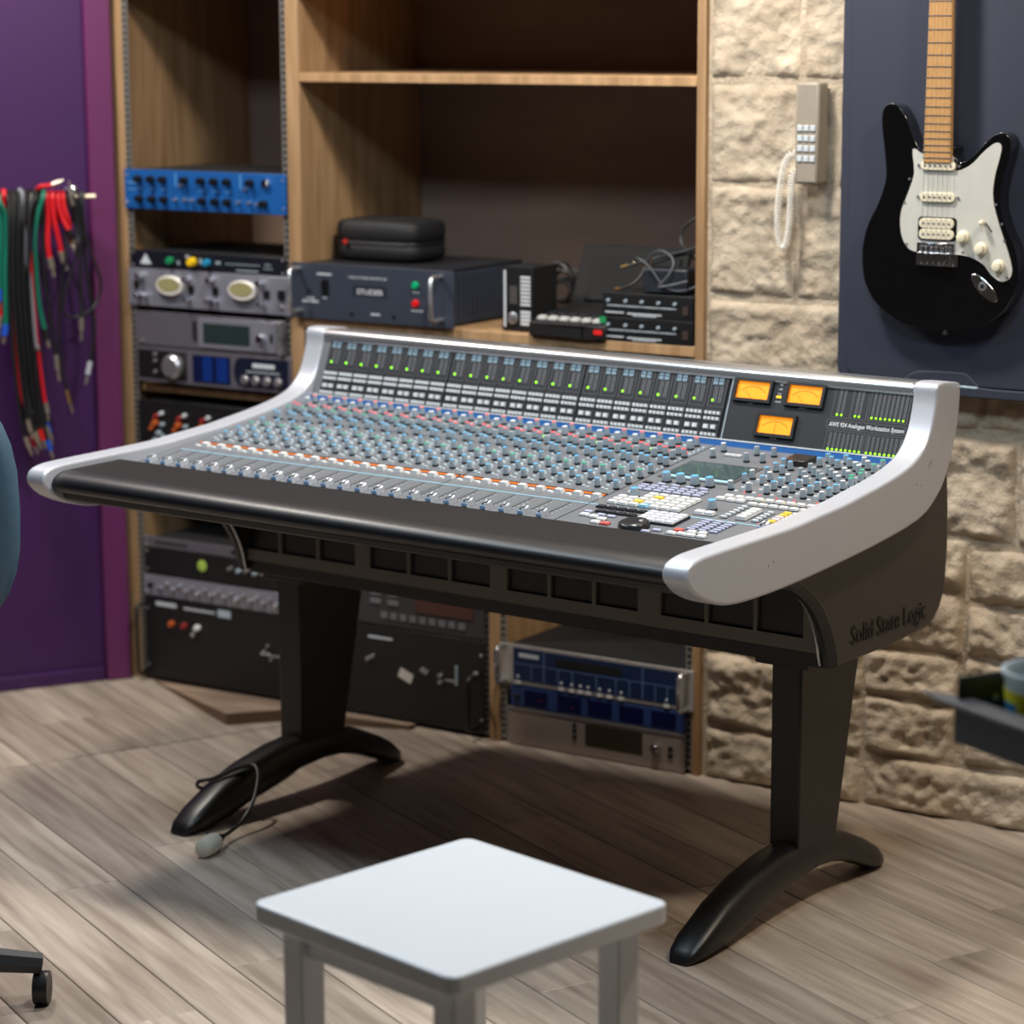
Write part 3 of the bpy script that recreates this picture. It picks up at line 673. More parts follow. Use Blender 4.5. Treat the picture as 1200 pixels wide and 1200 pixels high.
class Rack:
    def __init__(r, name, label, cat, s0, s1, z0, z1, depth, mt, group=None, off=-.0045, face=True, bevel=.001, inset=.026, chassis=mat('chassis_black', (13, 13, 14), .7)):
        r.W, r.H = (s1-s0)*K, (z1-z0)*K; r.o = empty(name, wp(s0*K, off, z0*K), A, label, cat, group)
        if face: MB().box(0, r.W, 0, .004, 0, r.H).build('faceplate', mt, r.o, bevel=bevel)
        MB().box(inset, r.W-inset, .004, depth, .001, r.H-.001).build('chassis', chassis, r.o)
    def box(r, name, u0, u1, v0, v1, t, mt, bevel=0, parent=None): return MB().box(u0*r.W, u1*r.W, -t, 0, v0*r.H, v1*r.H).build(name, mt, parent or r.o, bevel=bevel)
    def knob(r, u, v, rad, h, mt, name='knob', cap=None):
        return MB().lathe([(rad, 0), (rad, -h*.7), (rad*.8, -h)], 14, axis='y', mis=[0, 0, 1]).build(name, [mt, cap or mt], r.o, (u*r.W, 0, v*r.H), smooth=True, angle=40)
    def text(r, s, u, v, size, mt=PRINT, width=None, align='LEFT'): return text(s, size, mt, r.o, (u*r.W, -.0010, v*r.H), (PI/2, 0, 0), 0, width, align=align, ext=.0002)
    def bars(r, name, spots, mt, t=.0006):
        b = MB()
        for u0, u1, v0, v1 in spots: b.box(u0*r.W, u1*r.W, -t, 0, v0*r.H, v1*r.H)
        return tag(b.build(name, mt, r.o), kind='stuff')
    def screws(r, mt=STEEL):
        for u in (.018, .982):
            for v in (.15, .85): r.knob(u, v, .0028, .002, mt, 'screw')
    def handle(r, u, mt=ALUB, v0=.12, v1=.88, rad=.005, out=.035):
        x = u*r.W
        p = [(x, 0, v0*r.H), (x, -out*.8, v0*r.H), (x, -out, v0*r.H+.006), (x, -out, v1*r.H-.006), (x, -out*.8, v1*r.H), (x, 0, v1*r.H)]
        MB().tube(p, rad, 8).build('handle', mt, r.o, smooth=True, angle=50)

# left bay, top to bottom
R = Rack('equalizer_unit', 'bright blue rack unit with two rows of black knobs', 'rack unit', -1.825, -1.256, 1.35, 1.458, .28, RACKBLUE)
BK = mat('bakelite_black', (18, 18, 20), .3)
for u in (.10, .18, .255, .39, .495, .575, .655, .795): R.knob(u, .76, .0088, .018, BK)
for u in (.105, .185, .26, .50, .58, .655, .875): R.knob(u, .26, .0088, .018, BK)
for u, v in ((.33,.27),(.39,.27),(.435,.27),(.72,.27),(.785,.27),(.835,.24),(.365,.62),(.765,.6)): R.knob(u, v, .0038, .012, STEEL, 'toggle')
R.knob(.885, .76, .011, .010, CHROME, 'jewel_lamp'); R.screws()
R.bars('print_marks', [(.02,.09,.64,.68),(.02,.07,.48,.51),(.325,.332,.6,.95),(.725,.732,.6,.95)]+[(u-.018, u+.018, .5, .53) for u in (.10,.18,.255,.495,.575,.655)], mat('print_pale_blue', (90, 150, 200), .5))
R = Rack('preamp_unit', 'slim black rack unit with green, yellow and cyan knobs', 'rack unit', -1.811, -1.262, 1.186, 1.236, .30, mat('rack_blueblack', (18, 20, 30), .4))
MB().prism([(.03,.010),(.065,.010),(.0475,.034)], -.001, 0, 'y').build('triangle_logo', GBTN, R.o)
R.knob(.27, .5, .0085, .014, mat('knob_green', (20, 130, 80), .4)); R.knob(.415, .5, .0105, .016, mat('knob_yellow', (232, 190, 20), .4)); R.knob(.51, .5, .0085, .014, mat('knob_cyan', (30, 130, 170), .4))
R.bars('print_marks', [(.62,.84,.48,.52),(.69,.83,.14,.21),(.86,.92,.34,.38),(.87,.91,.55,.6),(.31,.325,.3,.5),(.365,.39,.7,.85),(.455,.47,.4,.7),(.56,.59,.45,.6)], KN); R.screws()
R = Rack('dual_meter_compressor', 'silver rack unit with two oval meters and metal knobs', 'rack unit', -1.822, -1.246, 1.081, 1.185, .30, RACKSIL)
for u in (.275, .722):
    th = MB()
    el = [(u*R.W+.041*math.cos(2*PI*k/28), .58*R.H+.0235*math.sin(2*PI*k/28)) for k in range(28)]
    mb_ = MB().prism(el, -.012, 0, 'y').build('meter_bezel', mat('bezel_cream', (226, 222, 214), .3), R.o, bevel=.003)
    el2 = [(u*R.W+.034*math.cos(2*PI*k/28), .62*R.H+.0165*math.sin(2*PI*k/28)) for k in range(28)]
    MB().prism(el2, -.0135, -.011, 'y').build('meter_dial', mat('dial_olive', (148, 142, 100), .4), mb_)
for u, v in ((.09,.80),(.38,.78),(.53,.80),(.83,.80),(.07,.28),(.112,.28),(.385,.26),(.515,.26),(.552,.26),(.838,.26)): R.knob(u, v, .0085 if v > .5 else .0062, .020, CHROME)
for u, v in ((.055,.55),(.40,.5),(.55,.5),(.86,.5)): R.box('switch', u-.014, u+.014, v-.10, v+.12, .004, RACKBLK)
R.box('power_switch', .93, .965, .4, .65, .005, RACKBLK); R.knob(.945, .22, .0045, .01, STEEL, 'toggle')
R = Rack('display_recorder', 'dull silver rack unit with green-black screen and one dial', 'rack unit', -1.798, -1.270, .971, 1.066, .30, RACKGRY)
R.box('screen_bezel', .43, .955, .06, .94, .002, RACKSIL, .001); R.box('screen', .465, .775, .2, .78, .003, mat('lcd_dark_green', (38, 52, 50), .2)); R.knob(.855, .45, .011, .016, CHROME); R.box('edge_grip', .965, .99, .02, .98, .012, ALUB, .002)
R.bars('print_marks', [(.395,.415,.25,.8),(.905,.925,.35,.6)], RACKBLK, .0025); R.knob(.045, .12, .004, .004, STEEL, 'jack')
R = Rack('monitor_controller', 'grey rack unit with big silver volume dial and blue screen', 'rack unit', -1.800, -1.250, .868, .966, .30, RACKGRY)
R.box('volume_panel', .012, .335, .12, .92, .002, RACKBLK, .001); R.knob(.255, .5, .029, .022, STEEL, 'volume_dial')
R.box('screen', .375, .615, .12, .88, .002, mat('screen_navy', (14, 24, 62), .2)); R.bars('level_bars', [(.44,.50,.15,.85),(.53,.60,.15,.85)], mat('bar_blue', (14, 44, 112), .3, emit=.05), .0026)
pts = [(.64+.05*(1-math.sin(a)) , .52-.40*math.cos(a)) for a in [PI*k/12 for k in range(13)]]
MB().prism([(u*R.W, v*R.H) for u, v in pts]+[(.982*R.W, .92*R.H), (.982*R.W, .12*R.H)], -.002, 0, 'y').build('button_panel', mat('panel_navy', (20, 24, 44), .35), R.o)
for u in (.712, .782, .852, .922): R.knob(u, .30, .0115, .010, STEEL, 'source_button')
R.bars('print_marks', [(.76,.90,.66,.78),(.72,.93,.53,.555)], GBTN, .0024)
for v in (.8, .62, .3): R.knob(.13, v, .005, .008, STEEL, 'toggle')
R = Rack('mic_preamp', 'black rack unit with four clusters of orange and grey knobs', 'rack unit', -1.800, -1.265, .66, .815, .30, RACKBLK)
KO = mat('knob_orange', (176, 84, 36), .4); KR = mat('knob_red', (140, 40, 38), .4)
for k in range(4):
    u = .13+k*.17*.93
    R.knob(u, .72, .006, .012, KR); R.knob(u-.005, .60, .008, .014, KO); R.knob(u-.03, .50, .006, .012, KO); R.knob(u+.035, .78, .005, .01, GBTN); R.knob(u+.04, .58, .005, .01, KN); R.knob(u+.015, .42, .0055, .012, KN); R.knob(u-.01, .28, .006, .012, KN); R.knob(u+.04, .36, .005, .01, KN)
# lower left bay
R = Rack('grey_shelf_unit', 'slim grey rack unit directly above the green-stickered patchbay', 'rack unit', -1.795, -1.262, .394, .424, .42, RACKGRY)
R.bars('print_marks', [(.08,.3,.4,.6),(.6,.7,.3,.7)], RACKBLK); R.screws()
R = Rack('patchbay', 'black rack patchbay with a round green sticker', 'patchbay', -1.795, -1.262, .317, .392, .25, RACKBLK)
R.knob(.40, .55, .014, .002, mat('sticker_green', (168, 196, 84), .5), 'sticker'); 
for k in range(5): R.knob(.60+k*.055, .62-.05*(k % 2), .0055, .012, KN if k % 2 else STEEL, 'jack')
R.screws()
R = Rack('silver_mixer_strip', 'silver rack strip crowded with small knobs', 'rack unit', -1.80, -1.258, .252, .312, .25, RACKSIL)
for k in range(20): R.knob(.12+k*.043, .42+.22*(k % 2), .006, .012, STEEL if k % 3 else CHROME)
R.knob(.05, .5, .007, .01, BK); R.screws()
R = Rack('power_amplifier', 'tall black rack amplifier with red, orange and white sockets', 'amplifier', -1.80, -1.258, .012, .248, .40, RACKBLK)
for u, m_ in ((.19, KO), (.275, KR), (.365, WBTN)): R.knob(u, .70, .008, .012, m_, 'socket')
R.knob(.345, .62, .006, .012, CHROME, 'socket'); R.bars('print_marks', [(.08,.22,.90,.95),(.27,.48,.90,.925),(.78,.84,.5,.53),(.84,.95,.5,.51)], GBTN)
R.box('white_label', .50, .585, .875, .965, .0008, mat('label_pale', (176, 188, 200), .5)); R.handle(-.0, BLACKP, .05, .9, .005, .03); R.screws()
for u, v in ((.83,.62),(.81,.55),(.85,.46)): R.knob(u, v, .004, .006, STEEL, 'jack')
KD = mat('dull_grey_button', (104, 104, 108), .5)
# lower middle bay
R = Rack('effects_processor', 'grey rack processor with faded red display and button rows', 'rack unit', -1.20, -.628, .268, .405, .30, mat('rack_mid_grey', (52, 50, 53), .5))
R.box('display', .62, .94, .35, .86, .002, mat('display_red', (72, 42, 36), .4)); 
for k in range(9): R.box('button', .42+k*.055, .455+k*.055, .14, .26, .003, KD)
for r_ in range(3):
    for k in range(2): R.box('button', .36+k*.10, .42+k*.10, .42+r_*.17, .52+r_*.17, .003, KD)
R.bars('print_marks', [(.05,.3,.7,.8),(.1,.25,.5,.56)], GBTN)
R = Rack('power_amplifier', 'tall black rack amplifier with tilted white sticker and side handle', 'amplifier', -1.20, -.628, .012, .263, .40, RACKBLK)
st_ = MB().box(-.019, .019, -.0008, 0, -.0115, .0115).build('white_sticker', mat('sticker_white', (206, 200, 190), .5), R.o, (.555*R.W, 0, .50*R.H), (0, math.radians(22), 0))
R.handle(.955, BLACKP, .06, .62, .006, .035); R.knob(.955, .64, .007, .008, STEEL, 'handle_cap')
for u, v in ((.345,.63),(.37,.66),(.66,.60),(.68,.58),(.76,.57),(.76,.50)): R.knob(u, v, .0055, .010, STEEL, 'socket')
for k in range(5): R.knob(.845, .68-k*.045, .0035, .004, KN, 'screw')
R.bars('print_marks', [(.34,.48,.86,.885),(.775,.84,.52,.53)], GBTN); R.screws()
# lower right bay
R = Rack('signal_processor', 'dark blue rack processor with silver frame and chunky handles', 'rack unit', -.580, -.002, .165, .27, .34, mat('rack_alu_frame', (186, 182, 178), .35, .5))
R.box('blue_front', .075, .925, .10, .92, .001, RACKDB); R.box('display', .30, .64, .60, .80, .002, VOID)
R.bars('panel_lines', [(.08,.92,.52,.535),(.235,.24,.12,.9),(.745,.75,.12,.9)]+[(u, u+.004, .12, .52) for u in (.17,.31,.385,.51,.61,.68,.81,.87)], mat('print_blue_grey', (88, 116, 160), .5), .0016)
R.bars('name_print', [(.105,.21,.70,.80)], GBTN, .0016); R.handle(.03, ALUB, .06, .94, .006, .036); R.handle(.97, ALUB, .06, .94, .006, .036)
for u in (.33, .385, .43, .47, .53, .58, .64, .87, .10): R.box('button', u-.012, u+.012, .02, .09, .004, WBTN)
for u in (.33, .385, .43, .47, .53, .58, .64, .87, .10): R.knob(u, .2, .003, .004, GBTN, 'lamp')
R = Rack('converter_unit', 'slim blue rack unit with five dark windows', 'rack unit', -.547, -.025, .106, .160, .30, mat('rack_mid_blue', (38, 60, 110), .4), inset=.004)
for u in (.085, .28, .455, .635, .815): R.box('window', u, u+.135, .12, .86, .001, mat('window_navy', (8, 16, 62), .2))
R.knob(.045, .5, .006, .006, RACKBLK); R.bars('lamps', [(.16,.165,.4,.5),(.18,.185,.4,.5),(.36,.365,.3,.4)], mat('dim_red', (150, 40, 40), .4), .0014)
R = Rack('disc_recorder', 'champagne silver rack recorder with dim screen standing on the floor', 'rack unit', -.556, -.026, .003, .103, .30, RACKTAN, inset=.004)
R.box('screen', .45, .77, .28, .86, .001, mat('lcd_olive', (54, 48, 36), .2)); R.knob(.85, .55, .011, .016, CHROME, 'dial')
for v in (.45, .62, .78): R.knob(.39, v, .005, .004, BK, 'button')
for v in (.40, .58): R.knob(.925, v, .006, .004, BK, 'button')
R.box('top_edge', .0, 1, .93, 1.0, .002, STEEL)

# ------------------------------------------------------------------ open shelf items
amp = Rack('mains_amplifier', 'slate grey studio amplifier with silver handles on wooden shelf', 'amplifier', -1.236, -.710, .9235/K, 1.0500/K, .32, AMPG, off=-.012, inset=.03, chassis=mat('amp_chassis', (30, 31, 36), .45))
for u in (.055, .925): amp.handle(u, ALUB, .14, .90, .0055, .040)
R = amp
R.text('STUDER', .415, .50, .0165, PRINT, .072); R.box('name_plate', .385, .60, .46, .66, .0005, mat('amp_plate', (40, 45, 56), .4))
R.text('STEREO POWER AMPLIFIER A68', .365, .77, .0075, GBTN, .105)
R.knob(.775, .72, .0085, .008, mat('lamp_green_lens', (10, 150, 100), .25, emit=.15), 'green_lamp'); R.knob(.775, .40, .0085, .008, mat('lamp_red_lens', (200, 20, 30), .25, emit=.15), 'red_lamp')
R.box('rocker_switch', .20, .235, .46, .72, .005, BK); R.knob(.115, .52, .004, .003, BK, 'socket'); R.knob(.38, .14, .0045, .002, BK, 'screw'); R.knob(.64, .14, .0045, .002, BK, 'screw')
R.bars('print_marks', [(.165,.255,.80,.83),(.07,.17,.30,.33),(.095,.145,.36,.385),(.755,.795,.585,.605),(.745,.815,.26,.285),(.50,.555,.14,.17),(.20,.225,.38,.41)], GBTN)
b = MB()
for k in range(16): b.box(amp.W-.03, amp.W-.022, .02+k*.018, .029+k*.018, .006, amp.H-.008)
b.build('cooling_fins', amp.o.children[1].data.materials[0], amp.o)
# soft case
cs = empty('equipment_case', wp(-.895, .155, 1.0505), A, 'black zipped soft equipment case lying on the grey amplifier', 'case')
CN = mat('case_nylon', (17, 17, 20), .65, bump=.1)
MB().ell((0, 0, .023), .118, .080, .0235, 28, 10, p=.42).build('case_base', CN, cs, smooth=True, angle=70)
MB().ell((0, 0, .066), .118, .080, .030, 28, 10, p=.42).build('case_lid', CN, cs, smooth=True, angle=70)
MB().tube(smooth_path([(.1185*math.copysign(abs(math.cos(a))**.42, math.cos(a)), .0805*math.copysign(abs(math.sin(a))**.42, math.sin(a)), .043) for a in [2*PI*k/40 for k in range(41)]], 2), .0022, 6).build('zip', mat('zip_black', (30, 30, 32), .5), cs)
zp = MB().box(-.005, .005, -.004, .004, -.004, .004).build('zip_pull', mat('pull_red', (170, 36, 36), .4), cs, (-.070, -.0815, .043), (0, .5, 0))
MB().box(.005, .016, -.002, .002, -.007, -.003).build('pull_tab', CHROME, zp)
# cube power module
R = Rack('power_module', 'small black module box with white front lettering on shelf', 'rack unit', -.592, -.500, .9235/K, 1.064/K, .10, RACKBLK, off=.03, inset=.002)
R.box('edge_strip', .05, .12, .06, .94, .001, GBTN); R.bars('print_marks', [(.60,.92,.40+.06*k,.435+.06*k) for k in range(8)]+[(.60,.92,.10+.06*k,.14+.06*k) for k in range(4)], PRINT, .0008)
R.box('socket', .25, .5, .42, .70, .002, mat('socket_grey', (70, 66, 64), .5)); R.knob(.36, .2, .013, .006, STEEL, 'dial')
# cable coil
cc = MB(); pts = []
for k in range(90):
    a = k*.42; rr = .035+.010*math.sin(k*.31); pts.append((rr*math.cos(a)*1.0, .02*math.sin(k*.17), .062+rr*math.sin(a)*1.25+.012*math.sin(k*.13)))
MB().tube(smooth_path(pts, 3), .0042, 6).build('cable', mat('cable_black', (22, 22, 24), .45), None).select_set(False)
co_ = bpy.data.objects['cable']; co_.name = 'cable_coil'; co_.location = wp(-.468, .215, .9322); co_.rotation_euler = (0, 0, A); tag(co_, 'coiled black cable beside the small module box', 'cable')
# drum machine with tilted screen
dm = empty('drum_machine', wp(-.335, .0, .922), A, 'black drum machine with raised screen and row of white keys', 'drum machine')
BODYM = mat('machine_black', (28, 26, 27), .45)
MB().prism([(-.01,0),(.24,0),(.24,.060),(.10,.048),(-.01,.030)], -.078, .060, 'x').prism([(-.01,0),(-.001,0),(-.001,.034),(-.01,.030)], .060, .115, 'x').prism([(.165,0),(.24,0),(.24,.060),(.165,.053)], .060, .115, 'x').build('body', BODYM, dm, bevel=.003)
MB().prism([(.17,.050),(.185,.050),(.245,.175),(.232,.180)], -.085, .185, 'x').build('screen_housing', mat('housing_black', (8, 8, 9), .8), dm, bevel=.002)
b = MB(); b.T = Matrix.Translation((.05, .172, .062)) @ Matrix.Rotation(-.455, 4, 'X'); b.box(-.10, .12, -.004, .0005, 0, .105)
b.build('screen', mat('screen_grey', (13, 12, 12), .85), dm)
ky = MB().key(0, 0, 0, .0105, .008, .006).mesh('key', [mat('key_ivory', (196, 196, 192), .4)])
for k in range(6): put('key', ky, dm, (-.062+k*.028, .022, .0345), (.16, 0, 0))
for k in range(6): put('pad_key', MB().key(0, 0, 0, .0105, .008, .004).mesh('pad_key', [BBTN]), dm, (-.062+k*.028, .06, .041), (.16, 0, 0))
MB().box(.088, .108, -.0125, -.009, .012, .022).build('red_button', mat('button_red', (226, 40, 40), .4), dm)
# two effects boxes
for k, (lb) in enumerate(('thin black effects box with white lettering, lower of two stacked', 'thin black effects box carrying the power adapters, upper of two stacked')):
    z0 = .9225+k*.0515
    R = Rack('effects_box', lb, 'effects unit', -.272, -.016, z0/K, (z0+.0505)/K, .16, RACKBLK, off=0, inset=.0005, group='effects boxes on the shelf')
    for u in (.07, .265, .445, .63, .81): R.knob(u, .68, .0038, .006, KN)
    R.bars('print_marks', [(.05+.03*q, .07+.03*q, .44, .50) for q in range(26)]+[(.28,.66,.14,.20),(.34,.60,.07,.11)]+[(.03,.24,.16,.22)], GBTN)
    R.box('power_switch', .895, .955, .25, .6, .003, mat('switch_brown', (60, 46, 42), .5))
    if k == 0: R.box('green_sticker', -.03, .04, .72, 1.0, .002, mat('sticker_leaf', (30, 140, 80), .5))
# power adapters with leads
ad_ = tag(MB().box(-.05, .05, -.03, .03, 0, .052).build('power_adapter', mat('adapter_navy', (30, 34, 42), .45), None, wp(-.095, .05, 1.0260), (0, 0, A+.12), bevel=.004), 'dark power adapter brick on the upper effects box', 'adapter')
lead = [mat('lead_grey', (92, 94, 98), .45), mat('lead_black', (24, 24, 26), .45)]
paths = [([(-.10,.02,.056),(-.06,-.035,.075),(-.02,-.04,.05),(0.0,-.035,.012),(.05,-.03,.006),(.075,-.02,.02)], 0), ([(-.08,.03,.06),(-.03,.0,.09),(.03,-.03,.07),(.01,-.04,.03),(-.02,-.04,.01),(.06,-.035,.03)], 0),
         ([(-.09,-.02,.055),(-.02,.01,.075),(.05,.03,.095),(.075,.04,.13),(.05,.06,.16),(.0,.06,.14),(-.01,.05,.10),(.06,.02,.06)], 1), ([(-.10,-.035,.004),(-.06,-.04,.02),(-.03,.0,.065),(.02,.03,.08),(.07,.0,.09)], 1)]
def brick(P, R):
    c, n_ = math.cos(.12), math.sin(.12); x = P[:, 0]*c+P[:, 1]*n_; y = -P[:, 0]*n_+P[:, 1]*c; z = P[:, 2]; m_ = R+.0006
    gaps = np.stack([.05+m_-x, .05+m_+x, .03+m_-y, .03+m_+y, .052+m_-z], 1); k = gaps.argmin(1); g = gaps.min(1); h = g > 0
    x = x+np.where(h & (k == 0), g, 0)-np.where(h & (k == 1), g, 0); y = y+np.where(h & (k == 2), g, 0)-np.where(h & (k == 3), g, 0); P[:, 2] = z+np.where(h & (k == 4), g, 0)
    v = np.stack([x+.043, y+.015], 1); L = np.linalg.norm(v, axis=1)+1e-9; q = (L < R+.0066) & (P[:, 2] < .075+R); x = x+np.where(q, v[:, 0]/L*(R+.0066-L), 0); y = y+np.where(q, v[:, 1]/L*(R+.0066-L), 0)
    P[:, 0] = x*c-y*n_; P[:, 1] = x*n_+y*c
def shelf_limits(P, R): P[:, 2] = np.maximum(P[:, 2], R); P[:, 0] = np.minimum(P[:, 0], .0855-R)
lc, lr, ln_ = [], [], []
for p, mi in paths:
    q = smooth_path(p, 8); d = (q[0]-q[2]).normalized(); pg_ = [q[0]+d*.018, q[0]+d*.012, q[0]+d*.006]; body_ = resample(q, .005)
    lc.append(pg_+body_); lr.append([.0042]*3+[.0019 if mi == 0 else .0032]*len(body_))
for P, (p, mi), lb in zip(relax(lc, lr, [brick, shelf_limits]), paths, ('grey lead draped in front of the power adapter', 'thin grey lead curling across the power adapter', 'black lead looping high above the power adapter', 'black lead with brass plug beside the power adapter')):
    t = empty('adapter_lead', wp(-.095, .05, 1.0260), A, lb, 'cable')
    MB().tube(P[3:], .0019 if mi == 0 else .0032, 7).build('lead', lead[mi], t, smooth=True)
    MB().tube(P[:4], .004, 9).build('plug', mat('brass', (206, 170, 110), .25, .9), t, smooth=True)
MB().cyl((0, 0, 0), .006, .024, 'z', 12).build('plug_tip', CHROME, ad_, (-.043, -.015, .05), smooth=True)

# ------------------------------------------------------------------ navy panel, guitar, phone cord
NAVY = mat('navy_felt', (42, 46, 62), .7, 0, .06, 8, .03)
def rrect(x0, x1, z0, z1, r, n=6):
    out = []
    for cx, cz, a0 in ((x1-r, z1-r, 0), (x0+r, z1-r, PI/2), (x0+r, z0+r, PI), (x1-r, z0+r, 1.5*PI)):
        out += [(cx+r*math.cos(a0+PI/2*k/n), cz+r*math.sin(a0+PI/2*k/n)) for k in range(n+1)]
    return out
pn = empty('wall_panel', wp(.65, 0, .868), A, 'dark navy moulded panel hung on the stone behind the guitar', 'panel')
MB().prism(rrect(-.318, .36, .0, .82, .045), -.030, -.004, 'y').build('panel_body', NAVY, pn, bevel=.006, seg=3)
MB().prism(rrect(-.297, .345, .022, .80, .035), -.033, -.030, 'y').build('panel_face', NAVY, pn, bevel=.002)
gr = [(-.16,.0325),(-.15,.040),(-.13,.046),(-.05,.048),(-.03,.042),(-.01,.026),(.02,.020),(.3,.020),(.3,.004),(-.16,.004)]
MB().prism(smooth_path([(x, z, 0) for x, z in gr], 3, True) and [(v.x, v.y) for v in smooth_path([(x, z, 0) for x, z in gr], 3, True)], -.039, -.031, 'y').build('handle_ledge', NAVY, pn, bevel=.002)
gt = empty('electric_guitar', wp(.567, -.040, 1.002), A, 'glossy black electric guitar with white pickguard on navy panel', 'guitar')
def gp_(pts): return [(s-.567, z-1.002) for s, z in pts]
body = gp_([(.447,1.345),(.452,1.30),(.448,1.271),(.436,1.238),(.416,1.198),(.406,1.160),(.405,1.127),(.410,1.091),(.425,1.058),(.453,1.032),(.493,1.010),(.536,1.002),(.585,1.001),(.633,1.007),(.671,1.021),(.699,1.041),(.717,1.067),(.727,1.098),(.728,1.131),(.719,1.166),(.703,1.198),(.692,1.229),(.688,1.255),(.693,1.299),(.703,1.335),(.705,1.360),(.697,1.376),(.680,1.378),(.655,1.360),(.632,1.335),(.606,1.322),(.593,1.335),(.590,1.352),(.534,1.352),(.530,1.342),(.519,1.348),(.505,1.372),(.492,1.402),(.475,1.425),(.456,1.430),(.443,1.418),(.441,1.390)])
bpts = [(v.x, v.y) for v in smooth_path([(x, z, 0) for x, z in body], 4, True)]
GBLK = mat('guitar_black_gloss', (8, 8, 10), .09, 0, .02, coat=1)
MB().prism(bpts, -.035, .007, 'y').build('body', GBLK, gt, bevel=.012, seg=5, angle=60)
pg = gp_([(.508,1.345),(.512,1.30),(.500,1.261),(.488,1.230),(.485,1.206),(.489,1.179),(.499,1.160),(.516,1.150),(.56,1.149),(.60,1.148),(.632,1.144),(.658,1.132),(.675,1.113),(.694,1.101),(.710,1.105),(.717,1.120),(.712,1.145),(.697,1.185),(.681,1.229),(.674,1.263),(.677,1.299),(.686,1.335),(.688,1.355),(.676,1.360),(.652,1.342),(.628,1.318),(.600,1.306),(.592,1.318),(.590,1.334),(.534,1.334)])
IV = mat('pickguard_white', (190, 189, 181), .35); CRM = mat('aged_cream', (222, 214, 188), .35)
MB().prism([(v.x, v.y) for v in smooth_path([(x, z, 0) for x, z in pg], 3, True)], -.0372, -.034, 'y').build('pickguard', IV, gt)
GL = lambda s, z: (s-.567, z-1.002)
def pill(x0, x1, z0, z1, y0, y1, mt, nm, parent=gt, r=None):
    return MB().prism(rrect(x0, x1, z0, z1, r or min(x1-x0, z1-z0)*.49, 6), y0, y1, 'y').build(nm, mt, parent, bevel=.0012)
for (z0, z1, nm) in ((1.246, 1.264, 'single_coil_pickup'), (1.306, 1.323, 'single_coil_pickup')):
    pk = pill(.527-.567, .599-.567, z0-1.002, z1-1.002, -.043, -.037, CRM, nm)
    for k in range(6): MB().cyl(((k-2.5)*.0105-.004, -.0438, (z0+z1)/2-1.002), .0024, .001, 'y', 10).build('pole_piece', STEEL, pk)
    for s_ in (.522, .6045): MB().cyl((s_-.567, -.040, (z0+z1)/2-1.002), .0028, .004, 'y', 10).build('screw', STEEL, pk)
hp = pill(.523-.567, .603-.567, 1.172-1.002, 1.2175-1.002, -.0385, -.037, BK, 'humbucker_pickup', r=.008)
for z0 in (1.175, 1.1955): pill(.527-.567, .5985-.567, z0-1.002, z0+.0195-1.002, -.0435, -.0375, CRM, 'coil_cover', hp)
for z0 in (1.1847, 1.2052):
    for k in range(6): MB().cyl(((k-2.5)*.0105-.004, -.0443, z0-1.002), .0022, .001, 'y', 10).build('pole_piece', STEEL, hp)
brd = MB().box(.522-.567, .600-.567, -.040, -.035, 1.124-1.002, 1.168-1.002).build('bridge', CHROME, gt, bevel=.001)
MB().box(.600-.567, .608-.567, -.040, -.0355, 1.124-1.002, 1.148-1.002).build('bridge_tab', CHROME, brd)
for k in range(6):
    x = (k-2.5)*.0118-.0055
    MB().box(x-.0052, x+.0052, -.050, -.040, 1.128-1.002, 1.150-1.002).cyl((x, -.046, 1.150-1.002), .0022, .012, 'z', 8).build('saddle', CHROME, brd, bevel=.0015)
for s_, z in ((.618,1.182),(.655,1.161),(.691,1.130)):
    MB().lathe([(.0125, -.037), (.0120, -.044), (.0092, -.046), (.0085, -.055), (.006, -.056)], 20, axis='y').build('control_knob', CRM, gt, (s_-.567, 0, z-1.002), smooth=True, angle=40)
MB().box(-.0012, .0012, -.0376, -.037, -.014, .014).build('switch_slot', BK, gt, (.666-.567, 0, 1.204-1.002), (0, math.radians(-38), 0))
MB().lathe([(.003, -.036), (.003, -.045), (.0055, -.046), (.005, -.056), (.002, -.058)], 12, axis='y').build('switch_tip', CRM, gt, (.659-.567, 0, 1.211-1.002), smooth=True)
jk = [(.013*math.sin(a)*(1.0 if math.cos(a) < .2 else 1), .036*math.cos(a)) for a in [2*PI*k/24 for k in range(24)]]
jo = MB().prism(jk, -.0385, -.034, 'y').build('jack_plate', CHROME, gt, (.662-.567, 0, 1.087-1.002), (0, math.radians(-47), 0), bevel=.0015)
MB().lathe([(.009, -.0375), (.008, -.0405), (.0045, -.0405), (.004, -.0385)], 16, axis='y').build('jack_rim', STEEL, jo, (0, 0, .004), smooth=True)
MB().cyl((0, -.0407, .004), .0042, .002, 'y', 12).build('jack_socket', VOID, jo)
for s_, z in ((.503,1.288),(.494,1.243),(.500,1.163),(.617,1.153),(.694,1.209),(.681,1.245),(.70,1.178),(.708,1.109)): MB().cyl((s_-.567, -.0384, z-1.002), .0026, .0015, 'y', 10).build('screw', STEEL, gt)
MB().lathe([(.003, 0), (.003, -.008), (.006, -.009), (.006, -.012), (.002, -.013)], 12, axis='z').build('strap_button', STEEL, gt, (.575-.567, -.014, .001), smooth=True)
nk = MB(); 
nk.prism([(-.0335,.318),(.0235,.318),(.0165,.79),(-.0265,.79)], -.046, -.034, 'y').build('fingerboard', mat('maple_neck', (196, 150, 96), .35), gt, bevel=.002)
for k in range(22):
    z = .135+.648*2**(-(22-k)/12.0)
    if z > .32: MB().box(-.034+.007*(z-.318)/.472, .024-.007*(z-.318)/.472, -.0472, -.0458, z-.0008, z+.0008).build('fret', STEEL, gt)
